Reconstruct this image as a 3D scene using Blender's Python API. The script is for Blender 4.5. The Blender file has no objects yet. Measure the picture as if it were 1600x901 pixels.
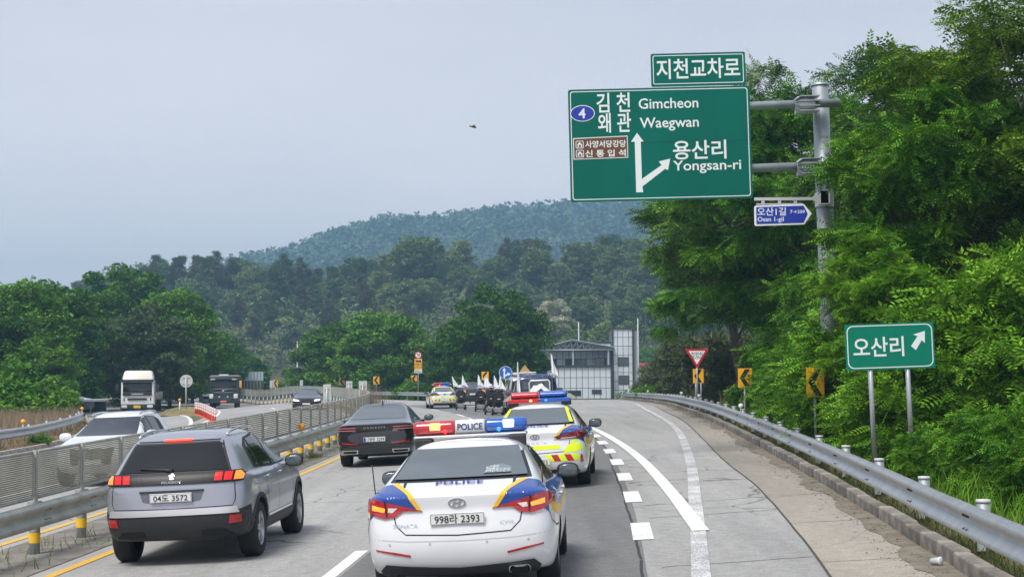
import bpy, bmesh, math, random
import numpy as np
from mathutils import Vector, Matrix, Euler
from mathutils.bvhtree import BVHTree
R_ = math.radians
scene = bpy.context.scene
COL = scene.collection
# ------------------------------------------------------------------ camera
FPX, EYE, HORIZON = 2500.0, 2.1, 601.0
PITCH, ROLL = math.atan((HORIZON - 450.5) / FPX), R_(0.4)
cam_d = bpy.data.cameras.new('camera'); cam = bpy.data.objects.new('camera', cam_d); COL.objects.link(cam)
cam_d.sensor_width = 36; cam_d.lens = FPX / 1600 * 36; cam_d.clip_start = 0.1; cam_d.clip_end = 20000
cam.matrix_world = Matrix.Translation((0, 0, EYE)) @ Matrix.Rotation(R_(90) + PITCH, 4, 'X') @ Matrix.Rotation(-ROLL, 4, 'Z')
scene.camera = cam
# ------------------------------------------------------------------ sky, sun, exposure
SUN_EL, SUN_AZ = R_(58), R_(215)
w = bpy.data.worlds.new('World'); scene.world = w; w.use_nodes = True
nt = w.node_tree; nt.nodes.clear()
wo = nt.nodes.new('ShaderNodeOutputWorld'); bg = nt.nodes.new('ShaderNodeBackground')
sky = nt.nodes.new('ShaderNodeTexSky'); sky.sky_type = 'NISHITA'; sky.sun_disc = False
sky.sun_elevation = SUN_EL; sky.sun_rotation = SUN_AZ; sky.air_density = 1.0; sky.dust_density = 3.0; sky.ozone_density = 1.5
tc = nt.nodes.new('ShaderNodeTexCoord'); mp = nt.nodes.new('ShaderNodeMapping'); mp.inputs['Scale'].default_value = (1, 1, 3.2)
nz = nt.nodes.new('ShaderNodeTexNoise'); nz.inputs['Scale'].default_value = 1.7; nz.inputs['Detail'].default_value = 5; nz.inputs['Roughness'].default_value = .55
cr = nt.nodes.new('ShaderNodeValToRGB')
cr.color_ramp.elements[0].position = .30; cr.color_ramp.elements[0].color = (3.35, 3.55, 4.15, 1)
cr.color_ramp.elements[1].position = .72; cr.color_ramp.elements[1].color = (4.4, 4.45, 4.9, 1)
mx = nt.nodes.new('ShaderNodeMixRGB'); mx.inputs[0].default_value = .88
nt.links.new(tc.outputs['Generated'], mp.inputs['Vector']); nt.links.new(mp.outputs[0], nz.inputs['Vector'])
nt.links.new(nz.outputs['Fac'], cr.inputs[0]); nt.links.new(sky.outputs[0], mx.inputs[1]); nt.links.new(cr.outputs[0], mx.inputs[2])
sx_ = nt.nodes.new('ShaderNodeSeparateXYZ'); nt.links.new(tc.outputs['Generated'], sx_.inputs[0])
def wm(op, a, b):
    n = nt.nodes.new('ShaderNodeMath'); n.operation = op
    for i, q in enumerate((a, b)):
        if isinstance(q, (int, float)): n.inputs[i].default_value = q
        elif q is not None: nt.links.new(q, n.inputs[i])
    return n.outputs[0]
_h = wm('MULTIPLY', wm('POWER', wm('SUBTRACT', 1.0, wm('ABSOLUTE', sx_.outputs[2], None)), 7.0), 1.0)   # haze brightens every horizon alike
hv_ = nt.nodes.new('ShaderNodeVectorMath'); hv_.operation = 'SCALE'; hv_.inputs[0].default_value = (1.12, .86, .64); nt.links.new(_h, hv_.inputs['Scale'])
sc_ = nt.nodes.new('ShaderNodeVectorMath'); sc_.operation = 'MULTIPLY_ADD'; nt.links.new(mx.outputs[0], sc_.inputs[0]); nt.links.new(hv_.outputs[0], sc_.inputs[1]); nt.links.new(mx.outputs[0], sc_.inputs[2])
nt.links.new(sc_.outputs[0], bg.inputs['Color']); bg.inputs['Strength'].default_value = 0.10
nt.links.new(bg.outputs[0], wo.inputs['Surface'])
sd = bpy.data.lights.new('sun', 'SUN'); sd.energy = 2.2; sd.angle = R_(24); sd.color = (1, .96, .9)
sun = bpy.data.objects.new('sun', sd); COL.objects.link(sun)
_d = Vector((math.sin(SUN_AZ) * math.cos(SUN_EL), math.cos(SUN_AZ) * math.cos(SUN_EL), math.sin(SUN_EL)))
sun.rotation_euler = _d.to_track_quat('Z', 'Y').to_euler(); sun.location = (0, 0, 60)
vs = scene.view_settings; vs.view_transform = 'Standard'; vs.look = 'None'; vs.exposure = 0.8; vs.gamma = 1; vs.use_curve_mapping = False
scene.cycles.use_denoising = True
try: scene.cycles.denoiser = 'OPENIMAGEDENOISE'
except Exception: pass
scene.cycles.max_bounces = 6; scene.cycles.diffuse_bounces = 3; scene.cycles.glossy_bounces = 3; scene.cycles.transmission_bounces = 4; scene.cycles.transparent_max_bounces = 8
scene.cycles.volume_bounces = 0
# ------------------------------------------------------------------ terrain functions
def sm(a):
    a = np.clip(a, 0, 1); return a * a * (3 - 2 * a)
def yel(y):                                   # x of the yellow line beside the median
    y = np.asarray(y, float); q = y - 16
    return np.where(y < 50.7, -5.8 + .066 * q - .00095 * q * q, -4.654 - (310 - np.sqrt(np.maximum(310 ** 2 - (np.clip(y, 50.7, 330) - 50.7) ** 2, 1))))
def gz(x, y):                                 # height of the paving
    x = np.asarray(x, float); y = np.asarray(y, float)
    xc = np.where(x < -6, -6 - 6 * np.tanh((-x - 6) / 6), np.where(x > 5, 5 + 3 * np.tanh((x - 5) / 3), x))
    z = .045 * (xc + 1.5) * (1 - sm((y - 45) / 105)) + .85 * (1 - np.exp(-np.maximum(y - 18, 0) / 55))
    z = z - .5 * sm((-x - 18) / 8) * sm((y - 60) / 40) * (1 - sm((y - 150) / 40))
    return z - np.minimum(.06 * np.maximum(y - 140, 0) ** 1.15, 4.0) * sm((x - yel(y) - 10.5) / 5)
def G(x, y): return float(gz(x, y))
def ray_dir(px, py):
    m = cam.matrix_world.to_3x3(); return m @ Vector(((px - 800) / FPX, (450.5 - py) / FPX, -1))
def at(px, py, Y):                            # point on the plane y = Y seen at a pixel
    d = ray_dir(px, py); return Vector((0, 0, EYE)) + d * (Y / d.y)
# ------------------------------------------------------------------ materials
MATS = {}
def mat(name, col, rough=.6, metal=0., var=0., scale=6., bump=0., emit=None, estr=0., spec=.5, coat=0., col2=None, island=0., trans=0., detail=6., streak=None, objr=0.):
    if name in MATS: return MATS[name]
    m = bpy.data.materials.new(name); m.use_nodes = True; n = m.node_tree; b = n.nodes['Principled BSDF']; L = n.links.new
    b.inputs['Roughness'].default_value = rough; b.inputs['Metallic'].default_value = metal
    b.inputs['Specular IOR Level'].default_value = spec; b.inputs['Coat Weight'].default_value = coat; b.inputs['Coat Roughness'].default_value = .04
    c = (*col, 1); c2 = (*(col2 or tuple(min(1, v * (1 + var)) for v in col)), 1); c1 = c if col2 else (*tuple(v * (1 - var) for v in col), 1)
    b.inputs['Base Color'].default_value = c
    out = None
    if var or col2 or bump:
        t = n.nodes.new('ShaderNodeTexCoord'); z = n.nodes.new('ShaderNodeTexNoise'); z.inputs['Scale'].default_value = scale; z.inputs['Detail'].default_value = detail
        src = t.outputs['Object']
        if streak:
            mpn = n.nodes.new('ShaderNodeMapping'); mpn.inputs['Scale'].default_value = streak; L(src, mpn.inputs[0]); src = mpn.outputs[0]
        L(src, z.inputs['Vector'])
        if var or col2:
            r = n.nodes.new('ShaderNodeValToRGB'); r.color_ramp.elements[0].position = .33; r.color_ramp.elements[1].position = .67
            r.color_ramp.elements[0].color = c1; r.color_ramp.elements[1].color = c2; L(z.outputs['Fac'], r.inputs[0]); out = r.outputs[0]
        if bump:
            z2 = n.nodes.new('ShaderNodeTexNoise'); z2.inputs['Scale'].default_value = scale * 6; z2.inputs['Detail'].default_value = 4; L(t.outputs['Object'], z2.inputs['Vector'])
            bp = n.nodes.new('ShaderNodeBump'); bp.inputs['Strength'].default_value = bump; bp.inputs['Distance'].default_value = .02; L(z2.outputs['Fac'], bp.inputs['Height']); L(bp.outputs[0], b.inputs['Normal'])
    if island:
        g = n.nodes.new('ShaderNodeNewGeometry'); h = n.nodes.new('ShaderNodeHueSaturation'); mr = n.nodes.new('ShaderNodeMapRange')
        mr.inputs['To Min'].default_value = 1 - island; mr.inputs['To Max'].default_value = 1 + island; L(g.outputs['Random Per Island'], mr.inputs['Value']); L(mr.outputs[0], h.inputs['Value'])
        if out is not None: L(out, h.inputs['Color'])
        else: h.inputs['Color'].default_value = c
        out = h.outputs[0]
    if objr:
        g = n.nodes.new('ShaderNodeObjectInfo'); h = n.nodes.new('ShaderNodeHueSaturation'); mr = n.nodes.new('ShaderNodeMapRange')
        mr.inputs['To Min'].default_value = 1 - objr; mr.inputs['To Max'].default_value = 1 + objr; L(g.outputs['Random'], mr.inputs['Value']); L(mr.outputs[0], h.inputs['Value'])
        if out is not None: L(out, h.inputs['Color'])
        else: h.inputs['Color'].default_value = c
        out = h.outputs[0]
    if out is not None: L(out, b.inputs['Base Color'])
    if emit: b.inputs['Emission Color'].default_value = (*emit, 1); b.inputs['Emission Strength'].default_value = estr
    if trans:
        tr = n.nodes.new('ShaderNodeBsdfTranslucent'); ms = n.nodes.new('ShaderNodeMixShader'); ms.inputs[0].default_value = trans
        if out is not None: L(out, tr.inputs['Color'])
        else: tr.inputs['Color'].default_value = c
        L(b.outputs[0], ms.inputs[1]); L(tr.outputs[0], ms.inputs[2]); L(ms.outputs[0], n.nodes['Material Output'].inputs['Surface'])
    MATS[name] = m; return m
def road_mat(name, base, patch, crack=.5, wear=.5):
    m = bpy.data.materials.new(name); m.use_nodes = True; n = m.node_tree; b = n.nodes['Principled BSDF']; L = n.links.new; N = n.nodes.new
    t = N('ShaderNodeTexCoord')
    def noise(sc, de=5, mapping=None):
        z = N('ShaderNodeTexNoise'); z.inputs['Scale'].default_value = sc; z.inputs['Detail'].default_value = de
        if mapping:
            mm = N('ShaderNodeMapping'); mm.inputs['Scale'].default_value = mapping; L(t.outputs['Object'], mm.inputs[0]); L(mm.outputs[0], z.inputs['Vector'])
        else: L(t.outputs['Object'], z.inputs['Vector'])
        return z.outputs['Fac']
    def ramp(f, p0, c0, p1, c1):
        r = N('ShaderNodeValToRGB'); r.color_ramp.elements[0].position = p0; r.color_ramp.elements[1].position = p1
        r.color_ramp.elements[0].color = (*c0, 1); r.color_ramp.elements[1].color = (*c1, 1); L(f, r.inputs[0]); return r.outputs[0]
    def mul(a, c, f=1.):
        x = N('ShaderNodeMixRGB'); x.blend_type = 'MULTIPLY'; x.inputs[0].default_value = f; L(a, x.inputs[1]); L(c, x.inputs[2]); return x.outputs[0]
    big = ramp(noise(.35, 6, (1, .25, 1)), .35, base, .68, patch)
    fine = ramp(noise(48, 3), .3, (.7,) * 3, .7, (1.22,) * 3)
    c = mul(mul(big, fine), ramp(noise(7, 5), .3, (.88,) * 3, .7, (1.1,) * 3))
    c = mul(c, ramp(noise(1.1, 4, (2.2, .07, 1)), .3, (.76,) * 3, .7, (1.1,) * 3), wear)      # long tyre-polished streaks
    v = N('ShaderNodeTexVoronoi'); v.feature = 'DISTANCE_TO_EDGE'; v.inputs['Scale'].default_value = .42
    dm = N('ShaderNodeMixRGB'); dm.blend_type = 'ADD'; dm.inputs[0].default_value = .5
    zz = N('ShaderNodeTexNoise'); zz.inputs['Scale'].default_value = 1.6; zz.inputs['Detail'].default_value = 5
    L(t.outputs['Object'], zz.inputs['Vector']); L(t.outputs['Object'], dm.inputs[1]); L(zz.outputs['Color'], dm.inputs[2]); L(dm.outputs[0], v.inputs['Vector'])
    lines = ramp(v.outputs['Distance'], .0, (.32,) * 3, .016, (1,) * 3)
    x = N('ShaderNodeMixRGB'); x.blend_type = 'MULTIPLY'; L(ramp(noise(.23, 3), .47, (0,) * 3, .56, (crack,) * 3), x.inputs[0]); L(c, x.inputs[1]); L(lines, x.inputs[2])
    L(x.outputs[0], b.inputs['Base Color']); b.inputs['Roughness'].default_value = .82; b.inputs['Specular IOR Level'].default_value = .35
    bp = N('ShaderNodeBump'); bp.inputs['Strength'].default_value = .25; bp.inputs['Distance'].default_value = .01; L(noise(90, 2), bp.inputs['Height']); L(bp.outputs[0], b.inputs['Normal'])
    MATS[name] = m; return m
def paint_mat(name, col, worn, cover=.5):     # road paint, chipped: bare asphalt shows through
    m = bpy.data.materials.new(name); m.use_nodes = True; n = m.node_tree; b = n.nodes['Principled BSDF']; L = n.links.new; N = n.nodes.new
    t = N('ShaderNodeTexCoord'); z = N('ShaderNodeTexNoise'); z.inputs['Scale'].default_value = 38; z.inputs['Detail'].default_value = 6; z.inputs['Roughness'].default_value = .7; L(t.outputs['Object'], z.inputs['Vector'])
    z2 = N('ShaderNodeTexNoise'); z2.inputs['Scale'].default_value = 1.2; z2.inputs['Detail'].default_value = 3; L(t.outputs['Object'], z2.inputs['Vector'])
    ad = N('ShaderNodeMath'); ad.operation = 'MULTIPLY_ADD'; ad.inputs[1].default_value = .35; L(z2.outputs['Fac'], ad.inputs[0]); L(z.outputs['Fac'], ad.inputs[2])
    r = N('ShaderNodeValToRGB'); r.color_ramp.elements[0].position = cover; r.color_ramp.elements[1].position = cover + .09
    r.color_ramp.elements[0].color = (*worn, 1); r.color_ramp.elements[1].color = (*col, 1); L(ad.outputs[0], r.inputs[0]); L(r.outputs[0], b.inputs['Base Color'])
    b.inputs['Roughness'].default_value = .65
    MATS[name] = m; return m
# ------------------------------------------------------------------ mesh helpers
class MB:
    def __init__(s): s.v = []; s.f = []; s.m = []; s.mi = 0; s.sm = []
    def add(s, vs, fs, smooth=False):
        o = len(s.v); s.v += [tuple(v) for v in vs]; s.f += [tuple(i + o for i in f) for f in fs]; s.m += [s.mi] * len(fs); s.sm += [smooth] * len(fs); return s
    def box(s, c, d, rot=None, taper=1.):
        c = Vector(c); h = [x / 2 for x in d]; vs = []
        for k in (-1, 1):
            tt = taper if k > 0 else 1
            for a, b in ((-1, -1), (1, -1), (1, 1), (-1, 1)):
                p = Vector((a * h[0] * tt, b * h[1] * tt, k * h[2])); vs.append(c + (rot @ p if rot else p))
        return s.add(vs, [(3, 2, 1, 0), (4, 5, 6, 7), (0, 1, 5, 4), (1, 2, 6, 5), (2, 3, 7, 6), (3, 0, 4, 7)])
    def bbox(s, lo, hi, bev=.03, seg=2, shear=None):
        bm = bmesh.new(); bmesh.ops.create_cube(bm, size=1)
        for v in bm.verts: v.co = Vector([lo[i] + (v.co[i] + .5) * (hi[i] - lo[i]) for i in range(3)])
        if shear:
            for v in bm.verts: shear(v.co)
        if bev: bmesh.ops.bevel(bm, geom=bm.edges[:], offset=bev, segments=seg, profile=.5, affect='EDGES')
        s.bm(bm); bm.free(); return s
    def bm(s, bm, smooth=False):
        bm.verts.index_update(); return s.add([v.co[:] for v in bm.verts], [[v.index for v in f.verts] for f in bm.faces], smooth)
    def tube(s, pts, r, n=8, cap=True, smooth=True):
        pts = [Vector(p) for p in pts]; rs = r if isinstance(r, (list, tuple)) else [r] * len(pts); vs = []; fs = []
        pn = None
        for i, p in enumerate(pts):
            d = (pts[min(i + 1, len(pts) - 1)] - pts[max(i - 1, 0)]).normalized()
            a = pn if pn and abs(pn.dot(d)) < .95 else (Vector((1, 0, 0)) if abs(d.x) < .8 else Vector((0, 1, 0)))
            a = (a - d * a.dot(d)).normalized(); b = d.cross(a); pn = a
            for k in range(n):
                t = 2 * math.pi * k / n; vs.append(p + (a * math.cos(t) + b * math.sin(t)) * rs[i])
        for i in range(len(pts) - 1):
            for k in range(n): fs.append((i * n + k, i * n + (k + 1) % n, (i + 1) * n + (k + 1) % n, (i + 1) * n + k))
        s.add(vs, fs, smooth)
        if cap:
            o = len(s.v) - len(vs); q = len(pts) - 1
            s.f += [tuple(o + k for k in range(n - 1, -1, -1)), tuple(o + q * n + k for k in range(n))]; s.m += [s.mi] * 2; s.sm += [False] * 2
        return s
    def lathe(s, prof, c=(0, 0, 0), axis='Z', n=16, smooth=True):
        vs = []; fs = []
        for r, h in prof:
            for k in range(n):
                t = 2 * math.pi * k / n; a, b = r * math.cos(t), r * math.sin(t)
                p = (a, b, h) if axis == 'Z' else ((h, a, b) if axis == 'X' else (a, h, b)); vs.append((p[0] + c[0], p[1] + c[1], p[2] + c[2]))
        for i in range(len(prof) - 1):
            for k in range(n): fs.append((i * n + k, i * n + (k + 1) % n, (i + 1) * n + (k + 1) % n, (i + 1) * n + k))
        return s.add(vs, fs, smooth)
    def prism(s, poly, d, o=Vector((0, 0, 0)), U=Vector((1, 0, 0)), V=Vector((0, 0, 1)), W=None):   # polygon in the U,V plane, extruded along W by d
        W = W or U.cross(V); n = len(poly); a = [o + U * x + V * y for x, y in poly]; b = [p + W * d for p in a]
        return s.add(a + b, [tuple(range(n - 1, -1, -1)), tuple(range(n, 2 * n))] + [(i, (i + 1) % n, n + (i + 1) % n, n + i) for i in range(n)])
    def mesh(s, name, mats, autosmooth=None):
        me = bpy.data.meshes.new(name); me.from_pydata(s.v, [], s.f)
        for m in (mats if isinstance(mats, (list, tuple)) else [mats]): me.materials.append(m)
        if any(s.m): me.polygons.foreach_set('material_index', s.m)
        me.polygons.foreach_set('use_smooth', s.sm); me.update()
        if autosmooth: me.polygons.foreach_set('use_smooth', [True] * len(s.f)); me.set_sharp_from_angle(angle=R_(autosmooth))
        return me
    def build(s, name, mats, parent=None, loc=None, autosmooth=None): return link(name, s.mesh(name, mats, autosmooth), parent, loc)
def link(name, me, parent=None, loc=None):
    o = bpy.data.objects.new(name, me); COL.objects.link(o)
    if parent: o.parent = parent
    if loc is not None: o.location = loc
    return o
def empty(name, loc=(0, 0, 0), rz=0.):
    o = bpy.data.objects.new(name, None); COL.objects.link(o); o.location = loc; o.rotation_euler = (0, 0, rz); o.empty_display_size = .3; return o
def tag(o, label=None, cat=None, group=None, kind=None):
    if label: o['label'] = label
    if cat: o['category'] = cat
    if group: o['group'] = group
    if kind: o['kind'] = kind
    return o
KIDS = {}
def copy_tree(o, parent=None):
    c = o.copy(); COL.objects.link(c); c.parent = parent
    for ch in [x for x in bpy.data.objects if x.parent == o]: copy_tree(ch, c)
    return c
def np_mesh(name, verts, quads, mats, nper=4, smooth=False):
    me = bpy.data.meshes.new(name); nv, nf = len(verts), len(quads)
    me.vertices.add(nv); me.vertices.foreach_set('co', np.ascontiguousarray(verts, np.float32).ravel())
    me.loops.add(nf * nper); me.loops.foreach_set('vertex_index', np.ascontiguousarray(quads, np.int32).ravel())
    me.polygons.add(nf); me.polygons.foreach_set('loop_start', np.arange(0, nf * nper, nper, dtype=np.int32))
    try: me.polygons.foreach_set('loop_total', np.full(nf, nper, np.int32))
    except Exception: pass
    for m in (mats if isinstance(mats, (list, tuple)) else [mats]): me.materials.append(m)
    if smooth: me.polygons.foreach_set('use_smooth', np.ones(nf, bool))
    me.update(calc_edges=True); me.validate(); return me
def text2d(body, size=1., align='CENTER', bold=.0, shear=0., spacing=1., w=None):
    cu = bpy.data.curves.new('t', 'FONT'); cu.body = body; cu.size = size; cu.align_x = align; cu.align_y = 'CENTER'; cu.offset = bold * size; cu.shear = shear; cu.space_character = spacing; cu.resolution_u = 3
    o = bpy.data.objects.new('t', cu); COL.objects.link(o); bpy.context.view_layer.update()
    dg = bpy.context.evaluated_depsgraph_get(); me = o.evaluated_get(dg).to_mesh()
    vs = [(v.co.x, v.co.y) for v in me.vertices]; fs = [tuple(p.vertices) for p in me.polygons]; o.evaluated_get(dg).to_mesh_clear()
    bpy.data.objects.remove(o); bpy.data.curves.remove(cu)
    if vs:
        ys = [v[1] for v in vs]; xs = [v[0] for v in vs]; cy = (min(ys) + max(ys)) / 2
        k = w / (max(xs) - min(xs)) if w else 1.
        vs = [(x * k, y - cy) for x, y in vs]
    return vs, fs
def lettering(body, size, o, U, V, m, parent, align='CENTER', bold=.0, w=None, name='lettering', h=None, **kw):   # flat letters standing on a plane
    vs, fs = text2d(body, size, align, bold, w=w, **kw); b = MB()
    b.add([o + U * x + V * y for x, y in vs], fs); return b.build(name, m, parent)
def smooth_path(pts, step=1.0):               # Catmull-Rom through plan points
    P = [np.array(p, float) for p in pts]; P = [2 * P[0] - P[1]] + P + [2 * P[-1] - P[-2]]; out = []
    for i in range(1, len(P) - 2):
        n = max(1, int(np.linalg.norm(P[i + 1] - P[i]) / step))
        for k in range(n):
            t = k / n; out.append(.5 * (2 * P[i] + (P[i + 1] - P[i - 1]) * t + (2 * P[i - 1] - 5 * P[i] + 4 * P[i + 1] - P[i + 2]) * t * t + (3 * P[i] - P[i - 1] - 3 * P[i + 1] + P[i + 2]) * t ** 3))
    out.append(P[-2]); return np.array(out)
def resample(path, step):
    d = np.r_[0, np.cumsum(np.linalg.norm(np.diff(path, axis=0), axis=1))]; s = np.arange(0, d[-1], step)
    return np.c_[np.interp(s, d, path[:, 0]), np.interp(s, d, path[:, 1])]
def normals(path):                            # unit vectors to the right of travel
    t = np.gradient(path, axis=0); t /= np.linalg.norm(t, axis=1)[:, None]; return np.c_[t[:, 1], -t[:, 0]]
def off(path, d): return path + normals(path) * d
# ================================================================== the setting
M_ASPH = road_mat('worn_asphalt', (.33, .325, .315), (.40, .395, .38), .95)
M_DARK = road_mat('newer_asphalt', (.165, .165, .164), (.225, .222, .216), .5)
M_CONC = road_mat('gutter_concrete', (.38, .345, .29), (.27, .248, .215), .3, .3)
M_WHITE = paint_mat('white_road_paint', (.78, .78, .76), (.33, .33, .33), .53)
M_WORN = paint_mat('worn_white_road_paint', (.72, .72, .71), (.3, .3, .3), .635)
M_YEL = paint_mat('yellow_road_paint', (.72, .42, .05), (.4, .3, .14), .52)
M_KERB = mat('kerb_concrete', (.19, .172, .15), .9, var=.5, scale=3., bump=.6, objr=.25)
M_KERB2 = mat('pale_kerb_concrete', (.33, .30, .26), .9, var=.3, scale=2.2, bump=.4)
M_DIRT = mat('median_dirt', (.15, .13, .105), .95, col2=(.25, .235, .21), scale=2.6, bump=.6)
M_SOIL = mat('meadow_soil', (.07, .085, .035), .95, col2=(.16, .14, .075), scale=.5, bump=.5)
M_VERGE = mat('verge_soil', (.075, .095, .03), .95, col2=(.19, .16, .085), scale=1.6, bump=.6)
def strip(name, left, right, m, dz=0., cols=8, parent=None, zfun=None):
    V = []; F = []; n = len(left)
    for i in range(n):
        for k in range(cols + 1):
            p = left[i] + (right[i] - left[i]) * k / cols; V.append((p[0], p[1], (zfun(p[0], p[1]) if zfun else G(p[0], p[1])) + dz))
    for i in range(n - 1):
        for k in range(cols): a = i * (cols + 1) + k; F.append((a, a + 1, a + cols + 2, a + cols + 1))
    b = MB(); b.add(V, F, True); return b.build(name, m, parent)
ys = np.r_[np.arange(4, 60, 1.), np.arange(60, 262, 2.)]
BASE = np.c_[yel(ys), ys]
# ground sheet out to the horizon
def TZ(x, y):
    x = np.asarray(x, float); y = np.asarray(y, float); yy = np.minimum(y, 260)
    xl = np.clip(x, yel(np.minimum(yy, 240)) - 30, 40)
    z = gz(np.where(yy > 140, np.maximum(xl, -120), xl), np.minimum(yy, 240)) - .16
    z = z - 1.2 * sm((yel(np.minimum(yy, 240)) - 15 - x) / 12) * (1 - sm((y - 45) / 60)) - .6 * sm((x - 14) / 10)
    return z
gx = np.unique(np.r_[np.linspace(-3500, -160, 14), np.linspace(-160, -40, 21), np.arange(-40, 30, 1.0), np.linspace(30, 140, 20), np.linspace(140, 3500, 14)])
gy = np.unique(np.r_[np.linspace(-200, 0, 6), np.arange(0, 130, 1.25), np.linspace(130, 320, 64), np.linspace(320, 4500, 30)])
X, Y = np.meshgrid(gx, gy); Zt = TZ(X, Y); nx = len(gx)
ii = (np.arange(len(gy) - 1)[:, None] * nx + np.arange(nx - 1)).ravel()
tag(link('ground', np_mesh('ground', np.c_[X.ravel(), Y.ravel(), Zt.ravel()], np.c_[ii, ii + 1, ii + nx + 1, ii + nx], M_SOIL, smooth=True)), kind='structure')
# paths
KERB = smooth_path([(3.4, 4), (3.83, 10), (4.27, 15.3), (4.51, 17.9), (4.93, 23.9), (5.4, 31.2), (6.89, 56), (7.9, 75), (9.0, 95), (9.65, 115), (9.75, 135), (9.3, 155), (8.2, 180), (6.2, 205)], 1.)
GUT = smooth_path([(2.0, 4), (2.5, 10), (3.06, 15.8), (3.35, 18.5), (4.04, 26.9), (4.49, 35), (6.05, 57), (7.0, 75), (8.2, 95), (8.95, 115), (9.1, 135), (8.7, 155), (7.6, 180), (5.6, 205)], 1.)
SHOULDER = smooth_path([(.4, 4), (1.2, 10), (1.9, 16.4), (2.26, 19.7), (2.84, 25.2), (3.75, 34), (4.87, 46.8), (5.5, 56.6), (6.12, 69.6), (6.6, 80), (7.7, 100), (8.3, 120), (8.35, 140), (7.7, 160), (6.5, 180)], 1.)
GORE = smooth_path([(2.39, 20.6), (2.62, 27.1), (2.83, 35.7), (2.86, 44.4), (2.72, 54), (2.4, 64), (1.9, 72)], 1.)
def at_y(path, y): return np.array([np.interp(y, path[:, 1], path[:, 0]), y])
_lo = np.where(ys < 60, 12.6, np.where(ys > 85, 10.2, 12.6 - (ys - 60) * .096))
hw = tag(strip('highway', BASE - normals(BASE) * _lo[:, None], off(BASE, 9.9), M_ASPH, .0, 22), kind='structure')
ry = np.arange(5, 204, 1.5)
ramp = tag(strip('exit_ramp', np.array([[float(yel(y)) + 7.0, y] if y < 60 else [max(float(yel(y)) + 7.0, -8 + (y - 60) * .02), y] for y in ry]), np.array([at_y(GUT, y) for y in ry]) + [.25, 0], M_ASPH, -.005, 8), kind='structure')
dk = np.arange(4, 118, 1.)
tag(strip('dark_lane', off(np.c_[yel(dk), dk], 3.72), off(np.c_[yel(dk), dk], 7.12 ), M_DARK, .004, 6), kind='structure')
md = np.arange(4, 255, 1.5); mb_ = np.c_[yel(md), md]
tag(strip('median_strip', off(mb_, -1.85), off(mb_, -.3), M_DIRT, .010, 4), kind='structure')
# slip road on the far left, grassy island between
SLIP_L = smooth_path([(-16.0, 40), (-16.4, 52), (-16.9, 60), (-19.5, 75), (-25, 95), (-33.5, 125), (-42, 150)], 1.)
SLIP_R = smooth_path([(-14.0, 40), (-14.2, 52), (-14.4, 60), (-15.2, 75), (-19.2, 95), (-27.2, 125), (-36, 150)], 1.)
sy = np.arange(41, 149, 1.5)
tag(strip('slip_road', np.array([at_y(SLIP_L, y) for y in sy]), np.array([at_y(SLIP_R, y) for y in sy]), M_ASPH, -.006, 5), kind='structure')
# painted lines, all resting on the highway
def line(name, path, wd, m, dz=.008, parent=hw): return strip(name, off(path, -wd / 2), off(path, wd / 2), m, dz, 1, parent)
def span(o, y0, y1, step=1.):
    q = np.arange(y0, y1 + .01, step); return off(np.c_[yel(q), q], o)
line('edge_line', span(0, 4, 250, 2.), .15, M_YEL)
line('edge_line', span(-2.15, 4, 250, 2.), .15, M_YEL)
line('edge_line', span(7.35, 64, 240, 2.), .15, M_WHITE)
line('edge_line', span(-9.6, 30, 240, 2.), .15, M_WHITE)
for y0 in (-.5, 17.6, 31.5, 45, 58.5, 70.5, 80, 96, 112, 128, 144, 160, 176): line('lane_dash', span(3.6, y0, y0 + (3.4 if 15 < y0 < 20 else 5), .5), .17, M_WHITE)
for y0 in np.arange(20, 220, 13.): line('lane_dash', span(-5.8, y0, y0 + 5, .5), .15, M_WHITE)
for y0 in (4.4, 9.1, 14.8, 20.4, 25.5, 29.9, 34.4, 38.8, 43.2, 47.6, 52.0): line('exit_dash', span(7.15, y0, y0 + 2.15, .5), .26, M_WHITE, .009)
line('ramp_line', SHOULDER[(SHOULDER[:, 1] > 5) & (SHOULDER[:, 1] < 178)], .2, M_WORN, .012, ramp)
line('gore_line', GORE, .22, M_WHITE, .017)
line('slip_line', off(np.array([at_y(SLIP_R, y) for y in np.arange(62, 140, 1.5)]), -.1), .2, M_WHITE, .007, hw)
cr_ = np.arange(6, 60, .5); rng = np.random.default_rng(5)
jit = np.cumsum(rng.normal(0, .012, len(cr_))); jit -= np.linspace(0, jit[-1], len(cr_))
line('seam', off(np.c_[yel(cr_), cr_], 7.06) + np.c_[np.clip(jit, -.08, .08), 0 * cr_], .035, mat('tar_seam', (.04, .04, .04), .8), .0072)
for y in (13.2, 17.3, 22.6, 28.4, 35.5, 44):          # tarred transverse joints of the ramp
    a = np.array([float(yel(y)) + 7.3, y]); b = at_y(GUT, y + .25); line('seam', np.array([a + (b - a) * k / 10 for k in range(11)]) + np.c_[0 * np.arange(11), rng.normal(0, .012, 11)], .022, MATS['tar_seam'], .0045, ramp)
line('seam', GUT[(GUT[:, 1] > 5) & (GUT[:, 1] < 150)] + np.c_[np.random.default_rng(8).normal(0, .004, int(((GUT[:, 1] > 5) & (GUT[:, 1] < 150)).sum())) + .03, np.zeros(int(((GUT[:, 1] > 5) & (GUT[:, 1] < 150)).sum()))], .028, mat('joint_dirt', (.07, .06, .045), .9), .008, ramp)
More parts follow.
